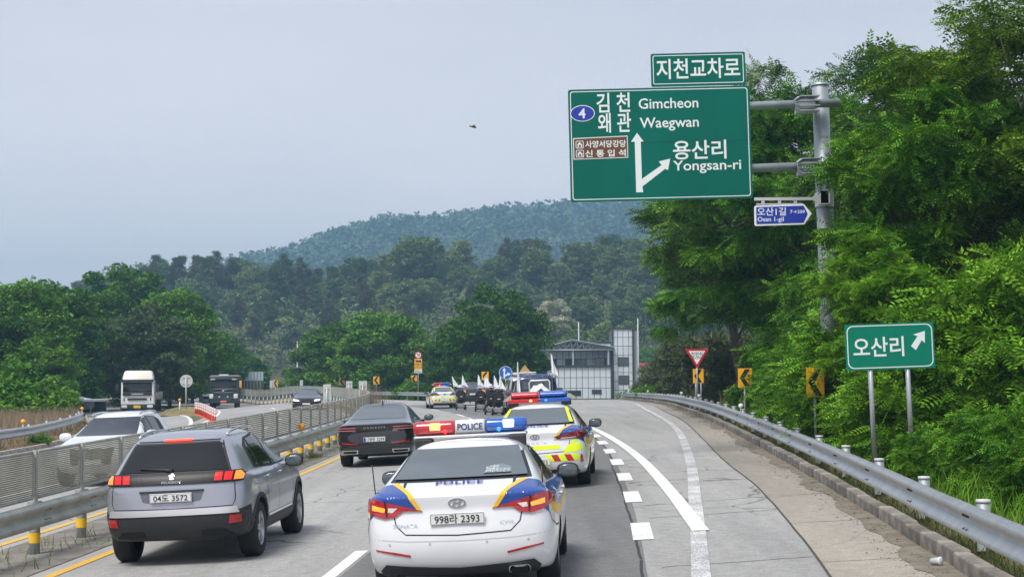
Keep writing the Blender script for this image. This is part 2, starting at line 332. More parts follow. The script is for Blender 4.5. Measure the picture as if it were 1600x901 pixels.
# gutter of concrete slabs, kerb stones, verge
gut = tag(strip('gutter_bed', GUT[:], off(KERB, .12)[:len(GUT)] if len(KERB) == len(GUT) else np.array([at_y(KERB, y) for y in GUT[:, 1]]) + [.12, 0], mat('gutter_bed_dirt', (.09, .08, .065), .95, var=.3), -.012, 3), kind='structure')
gy_ = np.arange(5, 185, 4.)
for y0 in gy_:
    yy = np.linspace(y0 + .012, y0 + 3.985, 7); strip('slab', np.array([at_y(GUT, y) for y in yy]) + [.03, 0], np.array([at_y(KERB, y) for y in yy]) + [.02, 0], M_CONC, .004, 3, gut)
dy_ = np.arange(6, 150, .4); rg_ = np.random.default_rng(21); wd_ = np.clip(np.convolve(rg_.normal(.26, .22, len(dy_)), np.ones(5) / 5, 'same'), .03, .7); de = np.array([at_y(KERB, y) for y in dy_])
strip('dirt_drift', de - np.c_[wd_, 0 * wd_], de + [.03, 0], mat('gutter_silt', (.13, .11, .08), .95, col2=(.23, .2, .155), scale=4., bump=.5), .010, 2, gut)
kerb = tag(empty('kerb'), kind='structure')
ks = MB(); ks.bbox((-.085, -.492, -.1), (.085, .492, .165), .02, 2); k0 = None
KP = resample(off(KERB, .09), 1.0)
for i in range(len(KP) - 1):
    p = (KP[i] + KP[i + 1]) / 2; d = KP[i + 1] - KP[i]
    if p[1] > 180: break
    if k0 is None: o = k0 = ks.build('kerb_stone', M_KERB, kerb)
    else: o = link('kerb_stone', k0.data, kerb)
    o.location = (p[0] + rng.normal(0, .008), p[1], G(p[0], p[1]) + rng.normal(0, .006)); o.rotation_euler = (math.atan2(G(*KP[i + 1]) - G(*KP[i]), 1), 0, -math.atan2(d[0], d[1]) + rng.normal(0, .012))
def vz(x, y): return G(x, y)
vy = np.arange(5, 190, 1.5); va = np.array([at_y(KERB, y) for y in vy]) + [.16, 0]
tag(strip('verge', va, va + [9.0, 0], M_VERGE, .10, 12), kind='structure')
# left side of the oncoming road: kerb and verge
LK = off(SLIP_L, -.1); LKP = resample(LK, 1.0); lkerb = tag(empty('left_kerb'), kind='structure')
for i in range(len(LKP) - 1):
    p = (LKP[i] + LKP[i + 1]) / 2; d = LKP[i + 1] - LKP[i]
    if p[1] > 112: break
    o = link('kerb_stone', k0.data if i else k0.data.copy(), lkerb)
    if i == 0: lm = o.data; lm.materials[0] = M_KERB2
    o.data = lm; o.location = (p[0], p[1], G(p[0], p[1]) - .02); o.rotation_euler = (0, 0, -math.atan2(d[0], d[1]))
ly = np.arange(38, 150, 2.); la = np.array([at_y(SLIP_L, y) for y in ly]) - [.2, 0]
tag(strip('left_verge', la - [7, 0], la, mat('dry_verge_soil', (.23, .16, .09), .95, col2=(.13, .115, .06), scale=1.2, bump=.6), .07, 8), kind='structure')
# grassy island
isl = MB(); rr = 22; V = [(0, 0, .55)]; F = []
for j, q in enumerate((.35, .7, 1.)):
    for k in range(rr):
        t = 2 * math.pi * k / rr; V.append((1.8 * q * math.cos(t) * (1 + .12 * math.sin(3 * t)), 6.5 * q * math.sin(t), (.47, .28, -.05)[j]))
for k in range(rr): F.append((0, 1 + k, 1 + (k + 1) % rr))
for j in range(2):
    for k in range(rr): F.append((1 + j * rr + k, 1 + (j + 1) * rr + k, 1 + (j + 1) * rr + (k + 1) % rr, 1 + j * rr + (k + 1) % rr))
isl.add(V, F, True); o = tag(isl.build('grass_island', mat('island_turf', (.10, .13, .035), .95, col2=(.3, .2, .09), scale=.9, bump=.6)), kind='structure')
o.location = (-22.6, 111, G(-22.6, 111)); o.rotation_euler = (0, 0, R_(14))
# ================================================================== guardrails and glare screen
M_GALV = mat('galvanised_steel', (.46, .48, .5), .42, .75, var=.12, scale=3.)
M_GALV2 = mat('weathered_galvanised_steel', (.43, .45, .42), .55, .45, var=.18, scale=2.5)
M_POST = mat('post_steel', (.30, .33, .33), .55, .5, var=.15, scale=5.)
M_YBAND = mat('yellow_reflective_band', (.85, .5, .02), .5, var=.12, scale=9.)
M_WREF = mat('white_reflective_tape', (.85, .85, .85), .35)
M_AMB = mat('amber_reflector', (.95, .42, .02), .25, var=.1)
M_SLOT = mat('bolt_black', (.03, .03, .03), .7)
M_SCREEN = mat('screen_mesh', (.47, .465, .40), .6, .2, var=.2, scale=1.5, objr=.08)
WP = [(0, 0), (.02, .008), (.075, .035), (.083, .06), (.075, .085), (.012, .135), (.0, .165), (.012, .195), (.075, .245), (.083, .27), (.075, .295), (.02, .322), (0, .33)]
def wbeam(name, path, side, z0, m, parent, zf, h=1.):         # side: direction of the waves (+1 right of travel)
    n = normals(path); V = []; F = []; k = len(WP)
    for i, p in enumerate(path):
        for d, z in WP: q = p + n[i] * d * side; V.append((q[0], q[1], zf(p[0], p[1]) + z0 + z * h))
    for i in range(len(path) - 1):
        for j in range(k - 1): F.append((i * k + j, i * k + j + 1, (i + 1) * k + j + 1, (i + 1) * k + j))
    b = MB(); b.add(V, F, True); o = b.build(name, m, parent); sd_ = o.modifiers.new('thick', 'SOLIDIFY'); sd_.thickness = .006; return o
def guardrail(label, path, side, z0, zf, step, mbeam, ystart=0, band=False, white=False, reach=.12, r=.07, above=.05, bolts=True, h=1.):
    root = tag(empty('guardrail', (path[0][0], path[0][1], 0)), label, 'guardrail'); inv = root.location
    def loc(o):
        o.location = o.location - inv if o.parent == root else o.location; return o
    loc(wbeam('beam', path, side, z0, mbeam, root, zf, h))
    pts = resample(path, step); n = normals(pts); P0 = B0 = C0 = S0 = W0 = None
    for i, p in enumerate(pts):
        if p[1] < ystart: continue
        q = p - n[i] * reach * side; zz = zf(q[0], q[1]); top = z0 + .33 * h + above
        if P0 is None:
            b = MB(); b.tube([(0, 0, -.15), (0, 0, top)], r, 12); P0 = o = b.build('post', M_POST, root)
        else: o = link('post', P0.data, root)
        o.location = Vector((q[0], q[1], zz)) - inv
        if band:
            if B0 is None: b = MB(); b.lathe([(r + .004, .16), (r + .004, .30)], n=12); B0 = k = b.build('band', M_YBAND, o)
            else: k = link('band', B0.data, o)
        if white and p[1] < 75:
            if C0 is None: b = MB(); b.lathe([(0, top + .012), (r + .002, top + .008), (r + .006, top - .025), (r + .002, top - .025)], n=12); C0 = k = b.build('cap', mat('grey_white_plastic', (.55, .57, .58), .5), o)
            else: k = link('cap', C0.data, o)
            if W0 is None: b = MB(); b.box((-.045, -r - .0, z0 - .06), (.085, .02, .11)); W0 = k = b.build('reflector', M_WREF, o)
            else: k = link('reflector', W0.data, o)
        if bolts and p[1] < 50:
            if S0 is None:
                b = MB()
                for dy in (-.11, -.05, .05, .11):
                    for z in (.09, .24): b.box((.055 * side, dy, z0 + z), (.03, .016, .036), Matrix.Rotation(.5 * (1 if z < .16 else -1) * side, 3, 'Y'))
                S0 = k = tag(b.build('bolt_slots', M_SLOT, root), kind='stuff')
            else: k = tag(link('bolt_slots', S0.data, root), kind='stuff')
            k.location = Vector((p[0], p[1], zf(p[0], p[1]))) - inv; d = n[i]; k.rotation_euler = (0, 0, math.atan2(d[1], d[0]))
    return root
def zv(x, y): return G(x, y) + .10
RR = off(KERB, .24); RR = RR[(RR[:, 1] > 6) & (RR[:, 1] < 200)]
guardrail('long grey steel guardrail along the right kerb of the exit ramp', RR, -1, .15, zv, 3.4, M_GALV, 8, white=True, r=.07, h=1.06, above=.035)
MEDP = off(np.c_[yel(md), md], -1.12); MEDP = MEDP[(MEDP[:, 1] > 10) & (MEDP[:, 1] < 235)]
guardrail('grey median guardrail with yellow banded posts under the glare screen', off(MEDP, .12), 1, .38, lambda x, y: G(x, y), 2.0, M_GALV2, 10, band=True, r=.075, above=-.03)
OUT = np.array([off(np.c_[yel(md), md], 9.6)[i] for i in range(len(md)) if 112 < md[i] < 245])
guardrail('distant steel guardrail on the outer edge of the bend', OUT, -1, .42, lambda x, y: G(x, y), 4.0, M_GALV, 100, r=.06, bolts=False)
LR = off(SLIP_L, -.7); LR = LR[(LR[:, 1] > 42) & (LR[:, 1] < 100)]
guardrail('low steel guardrail in front of dry grass at the left edge', LR, 1, .36, lambda x, y: G(x, y) + .07, 4.0, M_GALV, 42, r=.06, bolts=False)
# glare screen: panels 2 m wide, frame + louvres, standing on the median rail
scr = tag(empty('glare_screen', (float(MEDP[0][0]), float(MEDP[0][1]), 0)), 'olive grey glare screen of framed louvre panels above the median guardrail', 'screen')
sp = resample(MEDP, 2.0); fr = MB(); L_, H0, H1 = 1.9, .77, 1.40
c_ = .07; out_ = [(-L_ / 2 + c_, H0), (L_ / 2 - c_, H0), (L_ / 2, H0 + c_), (L_ / 2, H1 - c_), (L_ / 2 - c_, H1), (-L_ / 2 + c_, H1), (-L_ / 2, H1 - c_), (-L_ / 2, H0 + c_), (-L_ / 2 + c_, H0)]
fr.tube([(0, a, b) for a, b in out_], .022, 6, cap=False)
slat = MB()
for z in np.arange(H0 + .03, H1 - .01, .046): slat.box((0, 0, z), (.045, L_ - .03, .004), Matrix.Rotation(R_(-50), 3, 'Y'))
fine = MB()
for z in np.arange(H0 + .02, H1 - .01, .028): fine.box((0, 0, z), (.03, L_ - .03, .004), Matrix.Rotation(R_(-55), 3, 'Y'))
pole = MB(); pole.box((0, 0, 1.04), (.06, .07, .76)); pole.box((0, 0, .70), (.16, .14, .05))
f0 = fr.mesh('frame', mat('screen_frame', (.42, .43, .40), .5, .4, var=.12)); s0 = slat.mesh('louvres', M_SCREEN); g0 = fine.mesh('louvres', M_SCREEN); p0 = pole.mesh('pole', M_GALV2)
for i in range(len(sp) - 1):
    a, b = sp[i], sp[i + 1]; c = (a + b) / 2; d = b - a; za, zb = G(*a), G(*b); rot = (math.atan2(zb - za, 2.), 0, -math.atan2(d[0], d[1]))
    o = link('frame', f0, scr, (c[0] - scr.location.x, c[1] - scr.location.y, (za + zb) / 2)); o.rotation_euler = rot
    tag(link('louvres', g0 if c[1] < 27.5 else s0, o), kind='stuff')
    q = link('pole', p0, scr, (a[0] - scr.location.x, a[1] - scr.location.y, za)); q.rotation_euler = rot
def reflector(loc, label, hgt=.1, r=.09):
    root = tag(empty('reflector', loc), label, 'reflector', 'amber reflectors'); b = MB(); b.lathe([(0, -.03), (r, -.028), (r, .02), (r * .7, .03), (0, .03)], (0, 0, 0), 'Y', 14); b.build('lens', M_AMB, root)
    b = MB(); b.box((-.12 if hgt == .1 else 0, 0, 0 if hgt == .1 else -r - hgt / 2), (.16, .05, .07) if hgt == .1 else (.035, .035, hgt)); b.build('bracket', mat('white_plastic', (.75, .76, .76), .5), root); return root
for y, l in ((27.0, 'round amber reflector on the glare screen beside the silver hatchback'), (43.2, 'round amber reflector on the glare screen left of the black sedan')):
    p = at_y(MEDP, y); reflector((p[0] + .14, p[1], G(*p) + .90), l)
for y, l in ((56.5, 'amber reflector on the left guardrail above a green shrub'), (80., 'amber reflector on the left guardrail near the white tractor truck')):
    p = at_y(LR, y); reflector((p[0], p[1], G(*p) + .95), l, .16, .085)
# white marker posts standing on the ramp guardrail
for k, (px, Yd) in enumerate(((1213, 46), (1105, 66), (1063, 80), (1001, 118), (966, 138))):
    p = at_y(RR, Yd); b = MB(); z = G(*p) + .60; b.tube([(0, 0, 0), (0, 0, .12)], .025, 8); b.lathe([(0, .09), (.06, .11), (.075, .16), (.06, .21), (0, .23)], n=10)
    o = tag(b.build('marker_post', mat('white_plastic', (.75, .76, .76), .5), None, (p[0], p[1], z)), 'small white round-headed marker on the ramp guardrail, %s from the viewer' % ('first', 'second', 'third', 'fourth', 'fifth')[k], 'marker', 'white markers on the ramp rail')
# ================================================================== signs
M_GREEN = mat('sign_green', (.002, .125, .095), .5, var=.09, scale=.9, spec=.12, streak=(1, 1, .25)); M_SW = mat('sign_white', (.74, .8, .8), .45); M_BLUE = mat('sign_blue', (.01, .035, .36), .4)
M_BROWN = mat('sign_brown', (.13, .05, .018), .45); M_ORG = mat('sign_amber', (.85, .42, .015), .4); M_BLK = mat('sign_black', (.012, .012, .012), .5); M_RED = mat('sign_red', (.55, .012, .03), .4)
M_ALU = mat('sign_back_aluminium', (.45, .46, .47), .5, .4, var=.1)
X_, Z_ = Vector((1, 0, 0)), Vector((0, 0, 1)); Y_ = Vector((0, 1, 0))
def rrect(x0, y0, x1, y1, r, n=4):
    P = []
    for cx, cy, a in ((x1 - r, y1 - r, 0), (x0 + r, y1 - r, 90), (x0 + r, y0 + r, 180), (x1 - r, y0 + r, 270)):
        for k in range(n + 1): t = R_(a + 90 * k / n); P.append((cx + r * math.cos(t), cy + r * math.sin(t)))
    return P
def ring(b, outer, inner, o, U, V, d):
    n = len(outer); A = [o + U * x + V * y for x, y in outer]; B = [o + U * x + V * y for x, y in inner]
    b.add(A + B, [(i, (i + 1) % n, n + (i + 1) % n, n + i) for i in range(n)]); return b
F_ = Vector((0, -1, 0))                       # sign faces look back along -y
def plate(poly, m, parent, name='panel', dy=0., th=.03):
    b = MB(); b.prism(poly, th, Vector((0, dy, 0)), X_, Z_, Y_); return b.build(name, m, parent)
def flat(poly, m, parent, name, dy):
    b = MB(); b.prism(poly, .003, Vector((0, dy, 0)), X_, Z_, Y_); return b.build(name, m, parent)
def word(t, size, x, z, m, parent, dy, **kw): return lettering(t, size, Vector((x, dy, z)), X_, Z_, m, parent, **kw)
def blob_(c, r): return [(c[0] + r * math.cos(t), c[1], c[2] + r * math.sin(t)) for t in np.linspace(0, 5.5, 8)], [tuple(range(8))]
# --- big overhead direction sign: 71 px per metre at 35 m
YS = 35.0; K = YS / FPX
sg = tag(empty('direction_sign', at(892, 316, YS)), 'large green overhead direction sign on a grey steel mast over the ramp', 'sign'); sg.rotation_euler = (0, R_(-1.0), 0)
def u(px): return (px - 892) * K
def v(py): return (316 - py) * K
def px_poly(pts): return [(u(a), v(b)) for a, b in pts]
plate(rrect(0, 0, u(1178), v(138), .05), M_GREEN, sg); plate(rrect(u(1024), v(136.5), u(1173), v(84), .04), M_GREEN, sg, 'name_panel')
b = MB(); ring(b, rrect(u(895), v(313), u(1175), v(141), .06), rrect(u(896.3), v(311.7), u(1173.7), v(142.3), .05), Vector((0, -.005, 0)), X_, Z_, 0); b.build('border', M_SW, sg)
b = MB(); ring(b, rrect(u(1027), v(133), u(1170), v(87), .04), rrect(u(1028.2), v(131.8), u(1168.8), v(88.2), .03), Vector((0, -.005, 0)), X_, Z_, 0); b.build('border', M_SW, sg)
b = MB(); b.box((u(1035), -.0035, v(224)), (u(1172) - u(898), .003, .009)); b.build('seam', mat('sign_seam', (.002, .085, .065), .6), sg)
for q in (905, 960, 1015, 1070, 1125, 1165):
    for r_ in (147, 219, 229, 306): b = MB(); b.add(*blob_((u(q), -.004, v(r_)), .011)); b.build('rivet', MATS['sign_seam'], sg)
word('지천교차로', 30 * K * 1.15, u(1098.5), v(109), M_SW, sg, -.006, bold=.016, w=u(1165) - u(1033))
word('김 천', 28 * K * 1.2, u(963.5), v(160), M_SW, sg, -.006, bold=.016, w=u(990) - u(937)); word('왜 관', 28 * K * 1.2, u(964), v(192), M_SW, sg, -.006, bold=.016, w=u(990) - u(938))
word('Gimcheon', 21 * K * 1.1, u(1050), v(163), M_SW, sg, -.006, bold=.012, w=u(1097) - u(1003)); word('Waegwan', 21 * K * 1.1, u(1051), v(196), M_SW, sg, -.006, bold=.012, w=u(1097) - u(1004))
word('용산리', 28 * K * 1.15, u(1098), v(238), M_SW, sg, -.006, bold=.016, w=u(1140) - u(1056)); word('Yongsan-ri', 20 * K * 1.1, u(1108.5), v(265), M_SW, sg, -.006, bold=.012, w=u(1162) - u(1055))
el = [(math.cos(2 * math.pi * k / 28), math.sin(2 * math.pi * k / 28)) for k in range(28)]
flat([(u(914) + 19.5 * K * a, v(176) + 13 * K * c) for a, c in el], M_SW, sg, 'route_shield', -.004); flat([(u(914) + 18.2 * K * a, v(176) + 11.8 * K * c) for a, c in el], M_BLUE, sg, 'route_shield', -.007)
word('4', 20 * K * 1.1, u(913.5), v(176), M_SW, sg, -.0085, bold=.02)
flat(px_poly([(995, 303), (995, 223), (989, 223), (999, 209), (1009, 223), (1004.5, 223), (1004.5, 282), (1036, 261), (1032, 255), (1050, 251), (1046, 269), (1041.5, 267), (1005, 294), (1006, 303)]), M_SW, sg, 'arrow', -.006)
flat(px_poly([(898, 249), (898, 215), (984, 213), (984, 248)]), M_SW, sg, 'brown_panel', -.006); flat(px_poly([(899.3, 247.6), (899.3, 216.4), (982.7, 214.4), (982.7, 246.6)]), M_BROWN, sg, 'brown_panel', -.010)
word('사양서당강당', 10 * K * 1.2, u(949), v(225.3), M_SW, sg, -.0115, bold=.02, w=u(981) - u(917)); word('신 통 입 석', 10 * K * 1.2, u(949), v(240), M_SW, sg, -.0115, bold=.02, w=u(981) - u(917))
for zc in (225.5, 240):
    b = MB(); ring(b, rrect(u(902), v(zc + 6), u(914.5), v(zc - 6), .03), rrect(u(903), v(zc + 5), u(913.5), v(zc - 5), .02), Vector((0, -.0115, 0)), X_, Z_, 0)
    b.prism(px_poly([(904, zc), (908, zc - 4), (912.5, zc)]), .002, Vector((0, -.0125, 0)), X_, Z_, Y_); b.prism(px_poly([(905, zc + 4), (905, zc), (907, zc), (907, zc + 4)]), .002, Vector((0, -.0125, 0)), X_, Z_, Y_); b.prism(px_poly([(910, zc + 4), (910, zc), (912, zc), (912, zc + 4)]), .002, Vector((0, -.0125, 0)), X_, Z_, Y_); b.build('pictogram', M_SW, sg)
mast_x, mast_y = u(1299), .55
M_MAST = mat('mast_steel', (.36, .40, .42), .5, .55, var=.14, scale=2.5)
zb_ = G(sg.location.x + mast_x, YS) - sg.location.z
b = MB(); b.tube([(mast_x, mast_y, zb_), (mast_x - .02, mast_y, v(131))], [.2, .18], 24); b.lathe([(.20, v(134)), (.2, v(130.5)), (0, v(129.8))], (mast_x - .02, mast_y, 0), n=24); b.build('mast', M_MAST, sg)
for zc, ov in ((171, 1322), (270, 1306)):
    b = MB(); b.tube([(u(905), .16, v(zc + 1)), (u(ov), .16 if ov > 1310 else .2, v(zc - 4))], .095, 16); arm = b.build('arm', M_MAST, sg)
    b = MB(); b.lathe([(.115, u(1250)), (.19, u(1256)), (.19, u(1281))], (0, .16, v(zc - 2.5)), 'X', 12); b.box((u(1268), .36, v(zc - 2.5)), (u(1281) - u(1256), .42, .3))
    for kz in (-.16, -.055, .055, .16): b.prism([(u(1250), kz * .5), (u(1258), kz - .012), (u(1288), kz - .012), (u(1288), kz + .012), (u(1258), kz + .012)], .34, Vector((0, -.06, v(zc - 2.5))), X_, Z_, Y_)
    b.build('clamp', M_MAST, sg)
    for kx in (930, 1035, 1140): b = MB(); b.box((u(kx), .08, v(zc)), (.06, .1, .34)); b.build('bracket', M_MAST, sg)
# --- blue road-name sign hanging from the mast
rn = tag(empty('road_name_sign', at(1179, 353, 34.86)), 'blue arrow-shaped road name sign strapped to the steel mast', 'sign'); K2 = 34.86 / FPX
def u2(p): return (p - 1179) * K2
def v2(p): return (353 - p) * K2
plate([(u2(a), v2(c)) for a, c in ((1179, 351), (1181, 353), (1257, 351), (1269, 334), (1257, 319), (1181, 321), (1179, 323))], mat('bright_white_edge', (.8, .82, .84), .4), rn)
flat([(u2(a), v2(c)) for a, c in ((1182, 350), (1256, 348.5), (1262.5, 334.5), (1256.5, 321.5), (1182, 323.5))], M_BLUE, rn, 'face', -.006)
word('오산1길', 12 * K2 * 1.15, u2(1206.5), v2(330.5), M_SW, rn, -.008, bold=.014, w=u2(1229) - u2(1184)); word('7→209', 6.5 * K2 * 1.1, u2(1246.5), v2(331), M_SW, rn, -.008, bold=.014, w=u2(1258) - u2(1235)); word('Osan 1-gil', 9 * K2 * 1.1, u2(1204.5), v2(343.5), M_SW, rn, -.008, bold=.012, w=u2(1225) - u2(1184))
b = MB(); b.box((u2(1227), .02, v2(310.5)), (u2(1274) - u2(1179), .05, 4.6 * K2))
b.box((u2(1219), .02, v2(318.6)), (u2(1256) - u2(1183), .03, 2.2 * K2))
for q in (1193, 1219, 1244): b.box((u2(q), .02, v2(315.2)), (5 * K2, .03, 5 * K2))
b.build('hanger', mat('light_aluminium', (.62, .62, .66), .4, .5), rn)
b = MB(); b.lathe([(.212, v2(319)), (.212, v2(296))], (u2(1299), .69, 0), n=24); b.prism([(u2(1270), v2(312.5)), (u2(1284), v2(319)), (u2(1296), v2(319)), (u2(1296), v2(296)), (u2(1284), v2(298)), (u2(1270), v2(308.5))], .05, Vector((0, .0, 0)), X_, Z_, Y_); b.box((u2(1291), .25, v2(308)), (.2, .5, 20 * K2)); b.build('strap', MATS['light_aluminium'], rn)
# --- small green sign on two posts
YG = 26.0; K3 = YG / FPX; s3 = tag(empty('exit_sign', at(1323, 579, YG)), 'small green sign with white arrow on two thin posts behind the guardrail', 'sign'); s3.rotation_euler = (0, R_(-1.6), R_(2))
def u3(p): return (p - 1323) * K3
def v3(p): return (579 - p) * K3
plate([(0, 0), (u3(1463), 0), (u3(1463), v3(507)), (0, v3(507))], mat('sign_green_bright', (.003, .19, .12), .5, var=.04, spec=.15), s3, th=.02)
b = MB(); ring(b, rrect(u3(1325.5), v3(576.5), u3(1460.5), v3(509.5), .1), rrect(u3(1327), v3(575), u3(1459), v3(511), .09), Vector((0, -.004, 0)), X_, Z_, 0); b.build('border', M_SW, s3)
word('오산리', 29 * K3 * 1.15, u3(1376), v3(543.5), M_SW, s3, -.005, bold=.016, w=u3(1416) - u3(1336))
flat([(u3(a), v3(c)) for a, c in ((1426, 544), (1437, 529), (1430, 526), (1449, 521), (1448, 540), (1443.5, 535), (1433.5, 550.5))], M_SW, s3, 'arrow', -.005)
for q in (1361.5, 1420.5): b = MB(); b.tube([(u3(q), .05, G(7, 26) + .0 - s3.location.z), (u3(q), .05, v3(512))], .042, 12); b.build('post', M_GALV, s3)
# --- chevrons and small signs
CHEV = [(.12, .5), (.5, .95), (.86, .95), (.46, .5), (.86, .05), (.5, .05)]
def chevron(px, py, Y, wpx, hpx, label, rz=0., two=False, group='amber chevron signs on the bend'):
    k = Y / FPX; c = at(px, py, Y); g_ = G(c.x, Y); r = tag(empty('chevron_sign', (c.x, Y, g_), rz), label, 'sign', group); W, Hh = wpx * k, hpx * k; z0 = c.z - g_ - Hh / 2
    plate([(-W / 2, z0), (W / 2, z0), (W / 2, z0 + Hh), (-W / 2, z0 + Hh)], M_ORG, r, th=.02); flat([((a - .5) * W, z0 + d * Hh) for a, d in CHEV], M_BLK, r, 'chevron', -.005)
    for q in ((-.25 * W, .25 * W) if two else (0,)): b = MB(); b.tube([(q, .045, -.1), (q, .045, z0 + Hh * .9)], .035, 8); b.build('post', M_GALV, r)
    return r
chevron(1091, 587, 72.1, 16.5, 22, 'amber chevron sign on two posts below the slow triangle', two=True)
chevron(1164, 590, 47, 21.5, 30, 'amber chevron sign half covered by hanging leaves', 0)
chevron(1274, 597, 32.45, 28, 46, 'tall amber chevron sign buried in the roadside bushes', 0)
for px, Y, lab in ((647, 150, 'below the speed camera sign'), (588, 160, 'on the bend between the box posts and the speed camera sign'), (534.5, 172, 'just left of the tall grey sign backs on the median'), (484, 190, 'above the oncoming black car'), (430.5, 205, 'furthest left on the bend beside the dark truck')): chevron(px, 592 + (647 - px) * .03, Y, 9.5 if px > 500 else 7.5, 12, 'far amber chevron sign ' + lab, R_(4))
chevron(758, 587, 118, 11, 13, 'far amber chevron sign behind the white flags', 0)
c = at(1089, 560, 72.0); k = 72.0 / FPX; g_ = G(c.x, 72.0); ts = tag(empty('slow_sign', (c.x, 72.0, g_)), 'red bordered white triangle sign pointing down by the ramp', 'sign'); z0 = c.z - g_
def tri(s): return [(0, z0 - 15 * k * s - 0 * k), (18.5 * k * s, z0 + 15 * k * s), (-18.5 * k * s, z0 + 15 * k * s)]
def tri2(s, dz): return [(0, z0 + dz - 15 * k * s), (18.5 * k * s, z0 + dz + 15 * k * s), (-18.5 * k * s, z0 + dz + 15 * k * s)]
plate(tri(1), M_RED, ts, th=.02); flat(tri2(.7, 1.6 * k), MATS['bright_white_edge'], ts, 'face', -.005)
word('천천히', 7 * k, 0, z0 + 7 * k, M_BLK, ts, -.007, bold=.01); word('SLOW', 5.5 * k, 0, z0 + 1.5 * k, M_BLK, ts, -.007, bold=.01)
b = MB(); b.tube([(0, .05, -.1), (0, .05, z0 + 10 * k)], .035, 8); b.build('post', M_GALV, ts)
# speed camera sign
Yc = 148; k = Yc / FPX; c = at(653.5, 568, Yc); g_ = G(c.x, Yc); cs = tag(empty('speed_camera_sign', (c.x, Yc, g_), R_(4)), 'tall amber speed camera sign with round 70 limit on top', 'sign')
def zz_(py): return at(653.5, py, Yc).z - g_
plate([(-6 * k, zz_(577)), (6 * k, zz_(577)), (6 * k, zz_(560)), (-6 * k, zz_(560))], M_ORG, cs, 'amber_panel'); plate([(-6 * k, zz_(582.5)), (6 * k, zz_(582.5)), (6 * k, zz_(577.2)), (-6 * k, zz_(577.2))], M_SW, cs, 'distance_panel')
plate([(5.6 * k * a, zz_(554.5) + 5.6 * k * d) for a, d in el], M_RED, cs, 'limit_disc', .002); flat([(4.1 * k * a, zz_(554.5) + 4.1 * k * d) for a, d in el], MATS['bright_white_edge'], cs, 'face', -.006)
word('70', 6 * k, 0, zz_(554.5), M_BLK, cs, -.009, bold=.02); word('이동식', 4.4 * k, 0, zz_(569), M_BLK, cs, -.006, bold=.01); word('단속구간', 3. * k, 0, zz_(573.5), M_BLK, cs, -.006, bold=.01); word('500m', 4.6 * k, 0, zz_(580), M_BLK, cs, -.006, bold=.01)
b = MB(); b.prism([(-4 * k, zz_(565.5)), (1 * k, zz_(565.5)), (4.5 * k, zz_(566)), (4.5 * k, zz_(562)), (1 * k, zz_(563)), (-4 * k, zz_(562))], .003, Vector((0, -.006, 0)), X_, Z_, Y_); b.build('camera_pictogram', M_BLK, cs)
b = MB(); b.tube([(0, .08, -.1), (0, .08, zz_(551))], .055, 8); b.build('post', M_GALV, cs)
# blue roundel at the gore
Yr = 112; k = Yr / FPX; c = at(790, 582, Yr); g_ = G(c.x, Yr); rs = tag(empty('direction_roundel', (c.x, Yr, g_)), 'round blue sign with straight and right arrows behind the vans', 'sign'); zc = c.z - g_
plate([(10.3 * k * a, zc + 10.3 * k * d) for a, d in el], MATS['bright_white_edge'], rs); flat([(9.7 * k * a, zc + 9.7 * k * d) for a, d in el], mat('roundel_blue', (.015, .11, .45), .4), rs, 'face', -.005)
flat([(k * a, zc + k * d) for a, d in ((-3.2, -8), (-3, 3), (-5, 3), (-2.2, 8), (.6, 3), (-.9, 3), (-.9, -3.4), (3.2, -1.2), (3.2, .8), (8, -1.8), (3.6, -5), (3.6, -3.4), (-.6, -5.6), (-.6, -8))], M_SW, rs, 'arrow', -.009)
b = MB(); b.tube([(0, .06, -.1), (0, .06, zc + 5 * k)], .045, 8); b.build('post', M_GALV, rs)
# backs of signs seen from behind on the median and slip road
def sign_back(px, py, Y, wpx, hpx, label, rnd=False, dbl=False):
    k = Y / FPX; c = at(px, py, Y); g_ = G(c.x, Y); r = tag(empty('sign_back', (c.x, Y, g_)), label, 'sign', 'sign backs turned to the viewer'); zc = c.z - g_; W, Hh = wpx * k / 2, hpx * k / 2
    plate([(W * a, zc + Hh * d) for a, d in el] if rnd else rrect(-W, zc - Hh, W, zc + Hh, .04), mat('sign_back_grey', (.50, .52, .50), .55, .1, var=.08), r, th=.03)
    b = MB(); b.tube([(0, -.05, -.1), (0, -.05, zc + Hh * .75)], .045, 8)
    b.build('post', M_GALV2, r)
    for q in (-.5, .5): b = MB(); b.box((0, -.02, zc + Hh * q), (W * 1.3, .03, .05)); b.build('bracket', M_GALV, r)
    return r
sign_back(291, 595, 108, 20, 20, 'round grey sign back on a thin post on the grass island', True)
sign_back(511, 616, 88, 12, 32, 'tall narrow grey sign back on the median, nearest the oncoming black car')
sign_back(567, 610, 96, 13, 30, 'tall narrow grey sign back on the median, right at the end of the screen')
sign_back(545.5, 602, 128, 10, 14, 'square grey sign back on the far median beside the chevron')
sign_back(471, 600, 165, 5, 13, 'thin grey sign back on the far median above the oncoming car'); sign_back(425, 600, 190, 7, 12, 'thin grey sign back on the far median, furthest left')
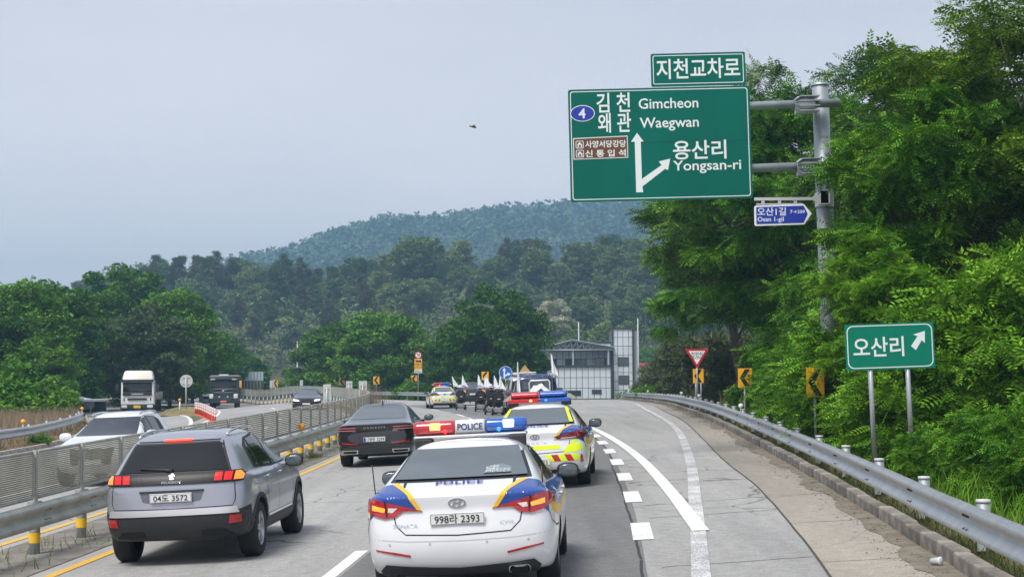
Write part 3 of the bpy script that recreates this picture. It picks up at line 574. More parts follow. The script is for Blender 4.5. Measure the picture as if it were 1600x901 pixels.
# red and white flexible lane posts
b = MB(); b.tube([(0, 0, 0), (0, 0, .78)], .055, 10); dp = None
dm = [mat('orange_red_plastic', (.75, .09, .035), .5), M_WREF]
pst = [(336, 662), (332.5, 659.5), (329, 657.5), (326, 655.5), (323, 653.5), (320, 651.5), (317, 650), (314, 648.5), (311, 647.2), (308, 646), (305.5, 645)]
for i, (px, py) in enumerate(pst):
    Yp = 80.5 + 21 * (i / 10); x = (px - 800) / FPX * Yp; r = tag(empty('lane_post', (x, Yp, G(x, Yp))), 'orange and white flexible lane post, %s in its row from the near end' % ('first', 'second', 'third', 'fourth', 'fifth', 'sixth', 'seventh', 'eighth', 'ninth', 'tenth', 'eleventh')[i], 'bollard', 'orange lane posts')
    if dp is None:
        dp = b.build('tube', dm[0], r); db = []
        for z in (.38, .54, .68): bb = MB(); bb.lathe([(.059, z), (.059, z + .1)], n=10); db.append(bb.build('band', dm[1], r))
        fb = MB(); fb.lathe([(.14, 0), (.13, .03), (.06, .05)], n=10); df = fb.build('base', dm[0], r)
    else: link('tube', dp.data, r); [link('band', q.data, r) for q in db]; link('base', df.data, r)
x = (281 - 800) / FPX * 106; r = tag(empty('marker_post', (x, 106, G(x, 106) + .2)), 'white marker post with amber top on the grass island', 'marker'); b = MB(); b.tube([(0, 0, 0), (0, 0, .75)], .05, 8); b.build('tube', MATS['white_plastic'], r); b = MB(); b.lathe([(0, .74), (.1, .76), (.1, .88), (0, .9)], n=10); b.build('reflector', M_AMB, r)
# ================================================================== building beyond the ramp
M_PANEL = mat('pale_wall_panel', (.6, .64, .68), .55, var=.04, scale=.4, objr=.04); M_PDARK = mat('panel_joint', (.13, .14, .15), .8); M_TRIM = mat('charcoal_trim', (.035, .037, .04), .6); M_WIN = mat('dark_window', (.025, .035, .045), .08, spec=.8)
M_STEEL = mat('pale_truss_steel', (.42, .45, .5), .5, .3)
YB = 220.; KB = YB / FPX; gb = at(900, 622, YB).z - 1.2
bl = tag(empty('factory_building', (0, YB, 0)), 'pale grey panelled building with a tower and covered roof terrace', 'building')
def W_(px, py): return at(px, py, YB)
PAN = {}
def wall(x0, x1, y0, y1, nx_, nz_, dy=0., depth=8., holes=()):     # pixels of the photograph -> a wall of panels
    a, b = W_(x0, y1), W_(x1, y0); zlo = a.z; zhi = b.z
    m = MB(); m.box(((a.x + b.x) / 2, dy + depth / 2 + .06, (zlo + zhi) / 2), (b.x - a.x, depth, zhi - zlo)); wl = m.build('wall', M_PDARK, bl)
    wd, ht = (b.x - a.x) / nx_, (zhi - zlo) / nz_; key = (round(wd, 3), round(ht, 3))
    if key not in PAN:
        m = MB(); m.bbox((-wd / 2 + .035, -.05, -ht / 2 + .035), (wd / 2 - .035, .05, ht / 2 - .035), .012, 1); PAN[key] = m.mesh('panel', M_PANEL)
    for i in range(nx_):
        for j in range(nz_):
            cx, cz = a.x + wd * (i + .5), zlo + ht * (j + .5); link('panel', PAN[key], wl, (cx, dy, cz))
    return wl
def win(x0, x1, y0, y1, dy, par=None, n=2):
    a, b = W_(x0, y1), W_(x1, y0); m = MB(); c = ((a.x + b.x) / 2, dy - .08, (a.z + b.z) / 2); m.box(c, (b.x - a.x, .12, b.z - a.z)); f = m.build('window', M_TRIM, bl)
    for k in range(n):
        wd = (b.x - a.x - .1) / n; m = MB(); m.box((a.x + .05 + wd * (k + .5), dy - .145, c[2]), (wd - .07, .02, b.z - a.z - .16)); m.build('pane', M_WIN, f)
wall(957.5, 990, 513, 623, 4, 8, 0., 7.); wall(845, 955, 573, 623, 12, 3, -1.4, 9.); wall(852, 956.5, 535, 572.4, 11, 3, 3.2, 6.)
m = MB(); a, b = W_(990.3, 622), W_(995.5, 517); m.box(((a.x + b.x) / 2, 3.6, (a.z + b.z) / 2), (b.x - a.x, 6.6, b.z - a.z)); m.build('side_wall', mat('pale_side_wall', (.42, .44, .46), .6, var=.05), bl)
for (x0, x1, y0, y1) in ((956.6, 958.2, 512, 623), (988.6, 990.4, 513, 623), (953.4, 955.6, 572, 623)):
    a, b = W_(x0, y1), W_(x1, y0); m = MB(); m.box(((a.x + b.x) / 2, -.1 if x0 > 956 else -1.5, (a.z + b.z) / 2), (b.x - a.x, .25, b.z - a.z)); m.build('corner_trim', M_TRIM, bl)
m = MB(); a, b = W_(956.5, 514.5), W_(991, 511.5); m.box(((a.x + b.x) / 2, 3.4, (a.z + b.z) / 2), (b.x - a.x + .1, 7.2, .24), Matrix.Rotation(.02, 3, 'Y')); m.build('coping', M_TRIM, bl)
m = MB(); a, b = W_(843, 573.4), W_(956, 570.6); m.box(((a.x + b.x) / 2, 3.0, (a.z + b.z) / 2), (b.x - a.x, 9.4, .26)); m.build('terrace_edge', M_TRIM, bl)
m = MB(); a, b = W_(850, 535), W_(957, 532.8); m.box(((a.x + b.x) / 2, 6.2, (a.z + b.z) / 2), (b.x - a.x, 6.4, .22)); m.build('roof_edge', M_TRIM, bl)
for q in ((965.5, 982.5, 557.5, 571.5, 0.), (966.5, 983, 586, 600, 0.), (884, 917, 560, 571.4, 3.2), (931, 949, 558.5, 570.5, 3.2), (861, 870, 560, 571, 3.2), (886.5, 907, 609.5, 618, -1.4), (924, 939, 608, 615, -1.4)): win(*q)
# terrace roof truss
TR = [(845, 545.5), (894, 532.5), (959, 544)]; m = MB()
for dy in (-1.2, 1.0):
    top = [W_(*p) + Vector((0, dy, 0)) for p in TR]; bot = [W_(845, 547) + Vector((0, dy, 0)), W_(959, 546.5) + Vector((0, dy, 0))]
    m.tube([p - Vector((0, YB, 0)) for p in top], .09, 5); m.tube([p - Vector((0, YB, 0)) for p in bot], .09, 5)
    for i in range(13):
        t = i / 12; x = 845 + 114 * t; yt = np.interp(x, [845, 894, 959], [545.5, 532.5, 544]); x2 = 845 + 114 * (i + .5) / 12; yt2 = np.interp(x2, [845, 894, 959], [545.5, 532.5, 544])
        e0 = W_(x, 546.8) + Vector((0, dy - YB, 0)); m.tube([e0, W_(x, yt) + Vector((0, dy - YB, 0))], .045, 4)
        if i < 12: m.tube([e0, W_(x2 + 4, yt2) + Vector((0, dy - YB, 0))], .045, 4)
m.build('roof_truss', M_STEEL, bl); m = MB()
for i in range(2):
    a, b = W_(*TR[i]), W_(*TR[i + 1]); m.add([(a.x, -1.5, a.z + .12), (b.x, -1.5, b.z + .12), (b.x, 3.1, b.z + .12), (a.x, 3.1, a.z + .12), (a.x, -1.5, a.z + .2), (b.x, -1.5, b.z + .2), (b.x, 3.1, b.z + .2), (a.x, 3.1, a.z + .2)], [(0, 1, 2, 3), (7, 6, 5, 4), (0, 1, 5, 4), (1, 2, 6, 5), (2, 3, 7, 6), (3, 0, 4, 7)])
m.build('terrace_roof', mat('roof_sheet', (.55, .58, .62), .5, .2), bl)
for px in (895, 950): a, b = W_(px, 571.5), W_(px, 546); m = MB(); m.box((a.x, -1.0, (a.z + b.z) / 2), (.22, .22, b.z - a.z)); m.build('column', M_STEEL, bl)
a = W_(861, 571.5); m = MB(); m.lathe([(.28, 0), (.3, .5), (.22, 1.1), (.1, 1.3), (.07, 1.35)], (a.x, -.9, a.z), n=10); tag(m.build('folded_parasol', mat('parasol_cloth', (.6, .6, .58), .8), None, (0, YB, 0)), 'folded pale parasol standing on the roof terrace', 'parasol')
# shop with red roof band and coloured boxes behind
c = at(1012, 575, 260); g_ = c.z - 2.2; sh = tag(empty('low_shop', (c.x, 260, g_)), 'low shop with red roof band and blue and white front', 'building')
for n_, lo, hi, mm in (('wall', (-4, 0, 0), (4.5, 6, 2.6), mat('shop_white', (.62, .64, .68), .6)), ('roof_band', (-4.2, -.3, 2.6), (4.7, 6, 3.05), mat('shop_red', (.5, .1, .06), .6)), ('shutter', (-3.8, -.12, .2), (-1.4, -.005, 2.4), mat('shop_blue', (.04, .12, .35), .5)), ('shutter', (-1., -.12, .2), (1.0, -.005, 2.3), mat('shop_grey', (.2, .24, .3), .5))): m = MB(); m.bbox(lo, hi, .03, 1); m.build(n_, mm, sh)
# white-roofed shed behind the left trees
c = at(118, 626, 125); gl = float(TZ(c.x, 125)); sd2 = tag(empty('open_shed', (c.x, 125, gl)), 'low open shed with thin white roof among the left trees', 'shed')
hz_ = c.z - gl; m = MB(); m.bbox((-1.5, -1, hz_ - .06), (1.6, 4, hz_ + .12), .03, 1); m.build('roof', mat('shed_white', (.75, .77, .78), .6), sd2)
for q in (-1.3, 1.4): m = MB(); m.box((q, -.8, hz_ / 2), (.1, .1, hz_ - .12)); m.build('post', M_POST, sd2)
m = MB(); m.bbox((-1.4, 3.4, 0), (1.5, 3.6, hz_ - .1), .02, 1); m.build('back_wall', mat('shed_dark', (.06, .07, .08), .7), sd2)
# translucent noise barrier beyond the trucks
c0, c1 = at(352, 603, 205), at(412, 603, 205); g_ = c0.z - .3; nb = tag(empty('noise_barrier', (c0.x, 205, g_)), 'noise barrier of pale translucent panels behind the dark truck', 'barrier'); n_ = 12; wd = (c1.x - c0.x) / n_
for i in range(n_):
    m = MB(); m.bbox((i * wd + .05, -.03, 1.0), ((i + 1) * wd - .05, .03, 2.1), .01, 1); m.build('panel', mat('milky_panel', (.45, .55, .62), .2, var=.05), nb)
    m = MB(); m.box((i * wd, 0, 1.0), (.09, .14, 2.2)); m.build('post', M_POST, nb)
m = MB(); m.bbox((0, -.06, 0), (n_ * wd, .06, .98), .02, 1); m.build('base_wall', mat('barrier_brown', (.09, .075, .065), .7), nb)
# utility poles
for px, py0, py1, Y, lab, cross in ((464.5, 533, 600, 270, 'slim pale utility pole with crossarm between the trees', True), (904, 503, 560, 255, 'thin white pole rising behind the building roof', False), (996.5, 497, 600, 255, 'thin white pole right of the building tower', False), (1061, 515, 600, 215, 'thick white pole behind the slow sign', False)):
    a = at(px, py0, Y); g_ = float(TZ(a.x, Y)); r = tag(empty('utility_pole', (a.x, Y, g_)), lab, 'pole', 'utility poles'); m = MB(); m.tube([(0, 0, 0), (0, 0, a.z - g_)], [.14, .09], 10); m.build('shaft', mat('pole_concrete', (.5, .52, .54), .7, var=.08), r)
    if cross:
        m = MB(); m.box((0, -.12, a.z - g_ - 1.6), (2.6, .1, .12)); m.build('crossarm', M_STEEL, r)
        for q in (-1.2, -.6, .6, 1.2): m = MB(); m.lathe([(.05, 0), (.09, .05), (.05, .12), (.08, .18), (0, .22)], (q, -.12, a.z - g_ - 1.54), n=8); m.build('insulator', mat('insulator', (.5, .52, .55), .3), r)
# ================================================================== hills
def hill_mesh(name, xs, yc, top, half, m, base, seed, amp):
    rg = np.random.default_rng(seed); ph = rg.uniform(0, 6.28, 12); V = []; yn = np.linspace(-1, 1.2, 26)
    for y in yn:
        for x in xs:
            h = np.interp(x, *top); prof = np.cos(np.clip(y, -1, 1) * math.pi / 2) ** .8 if y < 0 else np.cos(min(y, 1) * math.pi / 2)
            nzv = sum(math.sin(x * .011 * (k + 1) + ph[k] + y * 2.3 * k) for k in range(5)) * amp
            V.append((x, yc + y * half, base + (h - base) * prof + nzv * prof))
    n = len(xs); i_ = (np.arange(len(yn) - 1)[:, None] * n + np.arange(n - 1)).ravel()
    return tag(link(name, np_mesh(name, np.array(V), np.c_[i_, i_ + 1, i_ + n + 1, i_ + n], m, smooth=True)), kind='structure'), np.array(V).reshape(len(yn), n, 3)
M_HILL = mat('forest_floor', (.05, .065, .03), .95, col2=(.11, .09, .055), scale=.045)
def tops(pts, Y): return [[(p - 800) / FPX * Y for p, _ in pts], [EYE + (601 - q) / FPX * Y for _, q in pts]]
H1 = tops([(-300, 580), (0, 560), (100, 545), (220, 492), (330, 476), (430, 474), (560, 484), (640, 452), (700, 444), (800, 448), (900, 442), (1000, 446), (1100, 450), (1300, 465), (1700, 490), (2200, 560)], 430)
hill1, HV1 = hill_mesh('hill', np.linspace(-190, 240, 60), 430, H1, 130, M_HILL, -3, 1, .5)
H2 = tops([(-900, 560), (-300, 520), (100, 470), (300, 470), (400, 422), (480, 400), (560, 378), (620, 364), (680, 368), (740, 358), (840, 347), (920, 344), (1000, 341), (1080, 343), (1160, 348), (1300, 365), (1700, 430), (2500, 560)], 1250)
hill2, HV2 = hill_mesh('mountain', np.linspace(-850, 850, 70), 1250, H2, 420, M_HILL, -3, 2, 1.2)
def hz_of(HV, x, y):
    from_x = HV[0, :, 0]; from_y = HV[:, 0, 1]; ix = np.clip(np.searchsorted(from_x, x) - 1, 0, len(from_x) - 2); iy = np.clip(np.searchsorted(from_y, y) - 1, 0, len(from_y) - 2)
    tx = (x - from_x[ix]) / (from_x[ix + 1] - from_x[ix]); ty = (y - from_y[iy]) / (from_y[iy + 1] - from_y[iy]); Z = HV[:, :, 2]
    return Z[iy, ix] * (1 - tx) * (1 - ty) + Z[iy, ix + 1] * tx * (1 - ty) + Z[iy + 1, ix] * (1 - tx) * ty + Z[iy + 1, ix + 1] * tx * ty
# ================================================================== foliage
def rot_frames(fwd, upish):
    f = fwd / np.linalg.norm(fwd, axis=1)[:, None]; s = np.cross(f, upish); s /= np.maximum(np.linalg.norm(s, axis=1), 1e-6)[:, None]; u_ = np.cross(s, f)
    return np.stack([s, f, u_], 2)            # columns: side, forward, up
def rhomb(l, wd, fold=.0): return np.array([(0, 0, 0), (wd / 2, l * .45, fold), (0, l, 0), (-wd / 2, l * .45, fold)])
def pinnate(pairs=6, L=.27, ll=.058, lw=.03):
    T = []
    for k in range(pairs):
        y = L * (.16 + .76 * k / (pairs - 1)); s = 1 - .25 * abs(k - pairs * .45) / pairs
        for sd__ in (-1, 1):
            q = rhomb(ll * s, lw * s, .004); a = R_(68) * sd__; c, n_ = math.cos(a), math.sin(a)
            T.append(np.c_[q[:, 0] * c + q[:, 1] * n_, -q[:, 0] * n_ + q[:, 1] * c + y, q[:, 2] - .05 * (y / L) ** 2 - .12 * np.abs(q[:, 1])])
    q = rhomb(ll, lw, .004); T.append(np.c_[q[:, 0], q[:, 1] + L * .95, q[:, 2] - .055]); return np.array(T)
T_PIN = pinnate()
T_LEAF = np.array([rhomb(1., .62, .06)])
def _tw(n, sp, sz, seed):
    rg = np.random.default_rng(seed); o = []
    for k in range(n):
        q = rhomb(sz * rg.uniform(.7, 1.2), sz * .55, .03); e = Euler((rg.uniform(-.7, .5), rg.uniform(-.6, .6), rg.uniform(-2.4, 2.4))).to_matrix(); q = q @ np.array(e).T
        o.append(q + rg.uniform(-sp, sp, 3) * (1, 1, .5))
    return np.array(o)
T_TWIG = _tw(5, .5, .9, 3)
def _needle():
    rg = np.random.default_rng(9); o = []
    for k in range(7):
        q = rhomb(1., .16, 0); e = Euler((rg.uniform(-.2, 1.2), rg.uniform(-.5, .5), rg.uniform(-3.1, 3.1))).to_matrix(); o.append(q @ np.array(e).T)
    return np.array(o)
T_NEED = _needle()
def scatter(pos, fwd, up_, scale, T):         # copies of a template of quads
    R = rot_frames(fwd, up_); n = len(pos); k = len(T); t = T.reshape(-1, 3)
    V = np.einsum('nij,mj->nmi', R, t) * scale[:, None, None] + pos[:, None, :]
    return V.reshape(-1, 3), np.arange(n * k * 4).reshape(-1, 4)
def crown_points(rg, R, nc, per, rc, flat=.55, inner=.35, low=-.75, shape=None, outl=.22):
    cs = []
    while len(cs) < nc:
        d = rg.normal(0, 1, 3); d /= np.linalg.norm(d); r = rg.uniform(inner, 1) ** .6
        if d[2] < low: continue
        c = d * r
        if shape is not None and not shape(c): continue
        cs.append(c * R * (rg.uniform(1.0, 1.28) if rg.random() < outl else 1.))
    cs = np.array(cs); P = []; O = []; CI = []
    for j, c in enumerate(cs):
        r = rc * rg.uniform(.7, 1.35); d = rg.normal(0, 1, (per, 3)); d /= np.linalg.norm(d, axis=1)[:, None]; q = d * (rg.uniform(0.1, 1, per) ** .45)[:, None] * r * (1, 1, flat)
        P.append(c + q); o = c / np.array(R); o = o / max(np.linalg.norm(o), .2); O.append(o * .6 + q / r)
    return cs, np.vstack(P), np.vstack(O)
def limbs(rg, cs, h0, r0, trunk_top, n=6, maxl=26):
    b = MB(); tp = [(0, 0, -.4)]; x = y = 0
    for k in range(1, 7): x += rg.normal(0, .03) * h0; y += rg.normal(0, .03) * h0; tp.append((x, y, trunk_top * k / 6))
    b.tube(tp, [r0 * (1 - .62 * k / 6) for k in range(7)], 8)
    for c in cs[rg.permutation(len(cs))[:maxl]]:
        k = rg.integers(2, 6); a = np.array(tp[k]); c = c * .93; mid = a * .5 + c * .5 + np.array([0, 0, -.08 * np.linalg.norm(c - a)]) + rg.normal(0, .08, 3) * np.linalg.norm(c - a) * .5; rr_ = r0 * (.42 - .04 * k)
        b.tube([a, mid, c], [rr_, rr_ * .6, rr_ * .18], n)
    return b
M_BARK = mat('bark', (.075, .06, .045), .9, var=.3, scale=8, bump=.6)
def leafmat(name, c, c2, isl=.3, tr=.14, rough=.65, sc=.5): return mat(name, c, rough, col2=c2, scale=sc, island=isl, trans=tr, spec=.1, detail=2)
L_NEAR = leafmat('locust_leaf', (.055, .175, .012), (.15, .32, .024), .55, .13, .6, .8)
L_BRI = leafmat('young_locust_leaf', (.09, .235, .014), (.2, .39, .03), .55, .17, .6, .9)
L_MID = leafmat('broad_leaf', (.05, .145, .016), (.105, .225, .026), .4); L_MID2 = leafmat('bright_leaf', (.075, .21, .014), (.16, .31, .028), .4)
L_DRK = leafmat('zelkova_leaf', (.034, .11, .014), (.07, .165, .02), .35); L_OLV = leafmat('olive_leaf', (.07, .115, .05), (.115, .165, .07), .25)
L_PINE = leafmat('pine_needle', (.085, .135, .065), (.135, .18, .08), .35, .1); L_OAK = leafmat('oak_leaf', (.115, .18, .06), (.19, .25, .09), .4); L_BAM = leafmat('bamboo_leaf', (.21, .29, .06), (.3, .36, .09), .3); L_BLO = leafmat('blossom', (.62, .6, .44), (.28, .31, .16), .3, .15, .6, .6)
def rand_up(rg, n, s=.5): return np.c_[rg.normal(0, s, n), rg.normal(0, s, n), np.ones(n)]
class Tree: pass
def make_tree(name, seed, R, zc, nc, per, rc, T, ls, lm, r0=.18, flat=.55, droop=.35, low=-.75, maxl=26, inner=.35, shape=None, outl=.22):
    rg = np.random.default_rng(seed); cs, P, O = crown_points(rg, np.array(R), nc, per, rc, flat, inner, low, shape, outl); n = len(P)
    fw_ = O * .7 + rg.normal(0, .8, (n, 3)); fw_[:, 2] = fw_[:, 2] * .5 - droop * rg.uniform(-.2, 1.4, n)
    V, Q = scatter(P + (0, 0, zc), fw_, rand_up(rg, n), ls * rg.uniform(.5, 1.3, n), T)
    t = Tree(); t.crown = np_mesh('crown', V, Q, lm); t.trunk = limbs(rg, cs + (0, 0, zc), zc, r0, zc + R[2] * .35, maxl=maxl).mesh('trunk', M_BARK); t.h = zc + R[2]; t.w = R[0]; return t
def plant(t, name, x, y, z, s, rz, label, group, cat='tree', sx=None, crown_mat=None):
    r = tag(empty(name, (x, y, z), rz), label, cat, group); r.scale = (s * (sx or 1), s * (sx or 1), s)
    link('trunk', t.trunk, r); o = link('crown', t.crown, r)
    if crown_mat: o.material_slots[0].link = 'OBJECT'; o.material_slots[0].material = crown_mat
    return r
tA = make_tree('locust', 11, (3.3, 3.3, 4.2), 5.6, 95, 215, .62, T_PIN, 1.6, L_NEAR, .17, .34, .3, outl=.3)
tB = make_tree('locust', 12, (2.9, 2.9, 3.6), 5.2, 80, 205, .6, T_PIN, 1.55, L_NEAR, .15, .34, .3, outl=.3)
tS = make_tree('shrub', 13, (1.25, 1.25, 1.25), 1.25, 50, 100, .38, T_PIN, 1.25, L_BRI, .05, .55, .3, -.95)
mA = make_tree('broad', 21, (4.0, 4.0, 4.6), 5.4, 110, 150, 1.05, T_TWIG, .30, L_MID, .2, .55, .3, -.85)
mB = make_tree('broad', 22, (4.6, 4.6, 4.3), 5.2, 130, 140, 1.05, T_TWIG, .29, L_MID, .22, .5, .35, -.9)
mC = make_tree('broad', 23, (3.4, 3.4, 4.6), 5.6, 80, 150, 1.0, T_TWIG, .31, L_MID, .18, .6, .3, -.8)
hO = [make_tree('oak', 31 + k, (3.6, 3.6, 4.2), 7.0, 44, 64, 1.25, T_TWIG, .5, L_OAK, .22, .65, .2, -.7, 10) for k in range(3)]
hP = [make_tree('pine', 41 + k, (2.5, 2.5, 4.6), 8.2, 40, 46, 1.0, T_NEED, .8, L_PINE, .2, .5, .05, -.95, 14, .1, lambda c: math.hypot(c[0], c[1]) < .62 - .5 * c[2], .04) for k in range(3)]
sB = make_tree('bush', 51, (1.6, 1.6, 1.3), 1.1, 30, 60, .7, T_TWIG, .24, L_MID2, .06, .6, .3, -.9, 8)
bB = make_tree('bamboo', 52, (1.3, 1.3, 4.6), 5.2, 40, 60, .8, T_TWIG, .45, L_BAM, .06, 1.1, .5, -.95, 8)
sP = make_tree('young pine', 53, (1.9, 1.9, 2.0), 2.2, 46, 60, .7, T_NEED, .42, mat('young_pine_needle', (.05, .075, .02), .6, col2=(.09, .11, .03), scale=1., island=.25, trans=.1), .1, .6, -.2, -.9, 10)
# right-hand roadside locusts
L_N2 = leafmat('dusty_locust_leaf', (.05, .13, .02), (.12, .225, .04), .55, .13, .6, .6); L_N3 = leafmat('yellowish_locust_leaf', (.085, .18, .014), (.19, .3, .03), .55, .14, .6, .7)
GRP = 'locust trees and bushes behind the ramp guardrail'
for t, n_, px, Y, s, rz, lab, cm in (
    (tB, 'locust_tree', 1192, 60, 1.4, .4, 'dark locust tree hanging over the ramp behind the overhead sign', L_N2),
    (tA, 'locust_tree', 1275, 55, 1.2, 2.2, 'tall locust tree right behind the steel mast', None),
    (tA, 'locust_tree', 1500, 44, 1.15, 1.0, 'tall locust tree between mast and right edge, further back', L_N2),
    (tB, 'locust_tree', 1490, 32.5, .86, 3.4, 'leafy locust tree with bright tips behind the small green sign', None),
    (tA, 'locust_tree', 1660, 33, 1.08, 4.6, 'tallest locust tree cut off by the right edge', L_N3),
    (tB, 'locust_tree', 1150, 74, 1.35, 2.9, 'low hanging dark locust tree above the leaf covered chevron', None),
    (tB, 'locust_tree', 1385, 50, 1.1, 5.2, 'shaded locust tree deep behind the mast', None)):
    x = (px - 800) / FPX * Y; plant(t, n_, x, Y, G(x, Y), s, rz, lab, GRP, crown_mat=cm)
plant(tB, 'locust_tree', 7.65, 31.2, G(7.6, 31.2), .5, 1.9, 'small bright locust tree in front of the mast foot', GRP, sx=1.15, crown_mat=L_BRI)
def rail_x(Y): return float(np.interp(Y, RR[:, 1], RR[:, 0]))
for k, (Y, dx, s, lab) in enumerate(((27.6, 1.9, 1.0, 'bright green locust bush at the right edge behind the rail'), (29.5, 1.45, .8, 'bright bush right of the small green sign'), (33, 1.3, .85, 'bush behind the posts of the small green sign'), (37, 1.4, .95, 'bush left of the small green sign'), (41, 1.5, 1.05, 'bush swallowing the tall chevron sign'), (27.5, 3.6, 1.6, 'tall bush cut by the right edge above the guardrail'), (32, 3.6, 1.5, 'tall bush behind the bright bush at the right edge'), (37, 3.6, 1.6, 'tall bush deep behind the small green sign'), (47, 1.9, 1.1, 'dark bush between the two right chevrons'), (42, 3.8, 1.9, 'tall dark bush left of the mast foot'), (33.2, 1.9, 1.25, 'bright leafy bush hiding the foot of the mast'), (22.3, 1.75, .6, 'low bush behind the guardrail near the yellow flowers'), (19.6, 1.75, .5, 'low bush behind the guardrail at the very right edge'), (24.6, 1.2, .42, 'low bush right at the foot of the small green sign'), (48, 4.0, 1.8, 'tall dark bush behind the bushy chevron'), (55, 3.4, 1.6, 'tall dark bush at the foot of the dark locust'))):
    plant(tS, 'locust_bush', rail_x(Y) + dx, Y, G(8, Y) - .1, s, k * 1.3, lab, GRP, 'bush', crown_mat=L_BRI if k in (0, 1, 3, 5, 7, 10) else L_NEAR)
# pines and shrubs past the slow sign
for k, (px, Y, s, lab) in enumerate(((1058, 115, 1.15, 'small pine tree left of the slow sign'), (1118, 88, 1.05, 'small pine tree right of the slow sign'), (1150, 78, .8, 'small pine tree behind the leaf covered chevron'), (1085, 100, 1.1, 'small pine tree right behind the slow sign'), (1020, 140, .85, 'small pine tree nearest the building'))): x = (px - 800) / FPX * Y; plant(sP, 'pine_tree', x, Y, G(x, Y) - .6, s, k * 1.7, lab, 'young pines by the ramp')
for k, (px, Y, s, lab) in enumerate(((1000, 150, 1.0, 'bright shrub beside the building tower'), (1022, 130, .8, 'bright shrub under the small pines'), (1175, 70, .8, 'shrub right of the leaf covered chevron'), (1205, 60, .9, 'shrub at the foot of the dark locust'))): x = (px - 800) / FPX * Y; plant(sB, 'shrub', x, Y, G(x, Y) - .5, s, k * 1.1, lab, 'shrubs beside the ramp', 'bush')
# mid-distance trees on the outside of the bend and on the left
MT = [(mB, 772, 150, 1.2, .88, L_DRK, 'dense dark round tree beside the building', 'zelkova_tree'), (mB, 732, 158, 1.05, .85, L_DRK, 'dark tree left half of the round pair by the building', 'zelkova_tree'), (mB, 803, 158, .9, .8, L_DRK, 'dark tree touching the building corner', 'zelkova_tree'),
      (mA, 590, 175, 1.3, 1.1, L_MID2, 'bright green broad tree in the middle of the bend', 'broad_tree'), (mB, 530, 180, 1.15, 1.05, L_MID, 'green broad tree above the sign backs', 'broad_tree'), (mC, 622, 172, 1.2, .95, L_MID2, 'olive tinged tree behind the speed camera sign', 'broad_tree'), (mB, 672, 180, .5, 1.2, L_MID2, 'low tree between the two large crowns', 'broad_tree'),
      (mA, 365, 215, .95, 1.3, L_MID, 'broad tree behind the noise barrier', 'broad_tree'), (mB, 405, 225, .75, 1.3, L_MID2, 'low broad tree right of the dark truck', 'broad_tree'), (mB, 325, 200, .9, 1.1, L_MID, 'broad tree behind the round sign back', 'broad_tree'),
      (mA, 265, 150, 1.12, 1.0, L_MID2, 'large bright tree behind the white tractor truck', 'broad_tree'), (mB, 225, 137, .95, .95, L_OLV, 'greyish green tree right above the white tractor truck', 'broad_tree'), (mC, 205, 165, 1.4, 1.0, L_MID, 'tallest tree of the left group', 'broad_tree'), (mA, 155, 150, 1.12, 1.0, L_MID, 'dark tree left of the white tractor truck', 'broad_tree'), (mB, 300, 165, .9, 1.0, L_MID, 'dark low tree between truck and round sign back', 'broad_tree'),
      (mC, 92, 130, 1.05, 1.1, L_MID, 'tree above the white shed roof', 'broad_tree'), (mA, 18, 118, 1.02, 1.0, L_MID2, 'tall tree at the left edge', 'broad_tree'), (mB, 55, 112, .62, 1.0, L_MID2, 'bright low tree in front of the left edge trees', 'broad_tree'), (mB, -50, 112, .95, 1.0, L_MID, 'tree cut off by the left edge', 'broad_tree'), (mA, 60, 150, 1.05, 1.1, L_MID, 'shaded tree deep in the left group', 'broad_tree'), (mB, 120, 165, 1.1, 1.1, L_MID, 'shaded tree behind the shed', 'broad_tree')]
for k, (t, px, Y, s, sx, cm, lab, n_) in enumerate(MT): x = (px - 800) / FPX * Y; plant(t, n_, x, Y, float(TZ(x, Y)) - .4, s, k * 2.1, lab, 'roadside trees on the bend', sx=sx, crown_mat=cm)
HB = [(655, 165, 1.3, 'bright bush under the speed camera sign'), (690, 160, 1.1, 'bright bush behind the far police car'), (430, 215, 1.7, 'pale bush behind the far chevron at left'), (460, 220, 1.6, 'pale bush at the foot of the utility pole'), (495, 205, 1.4, 'bush left of the far median sign backs'), (640, 150, .9, 'small bush left of the far police car'), (70, 86, 1.2, 'bright bush behind the left guardrail'), (15, 88, 1.5, 'bush at the left edge above the dry grass'), (600, 178, 1.5, 'bush under the bright broad tree'), (560, 182, 1.5, 'dark bush behind the end of the screen')]
for k, (px, Y, s, lab) in enumerate(HB): x = (px - 800) / FPX * Y; plant(sB, 'bush', x, Y, float(TZ(x, Y)) - .2, s, k * 1.9, lab, 'bushes along the bend', 'bush', crown_mat=(L_MID2, L_MID2, L_BAM, L_BAM, L_MID)[k] if k < 5 else None)
p = at_y(LR, 57.5); plant(sB, 'weed_bush', p[0] + .45, p[1], G(*p), .2, .5, 'small bright green shrub in front of the left guardrail', 'bushes along the bend', 'bush')
L_O2 = leafmat('oak_leaf_yellow', (.17, .22, .07), (.24, .28, .09), .35); L_O3 = leafmat('oak_leaf_dark', (.065, .12, .045), (.115, .175, .065), .35); L_O4 = leafmat('oak_leaf_grey', (.13, .18, .09), (.19, .24, .12), .35); L_P2 = leafmat('pine_needle_brown', (.09, .10, .05), (.14, .12, .06), .3, .1)
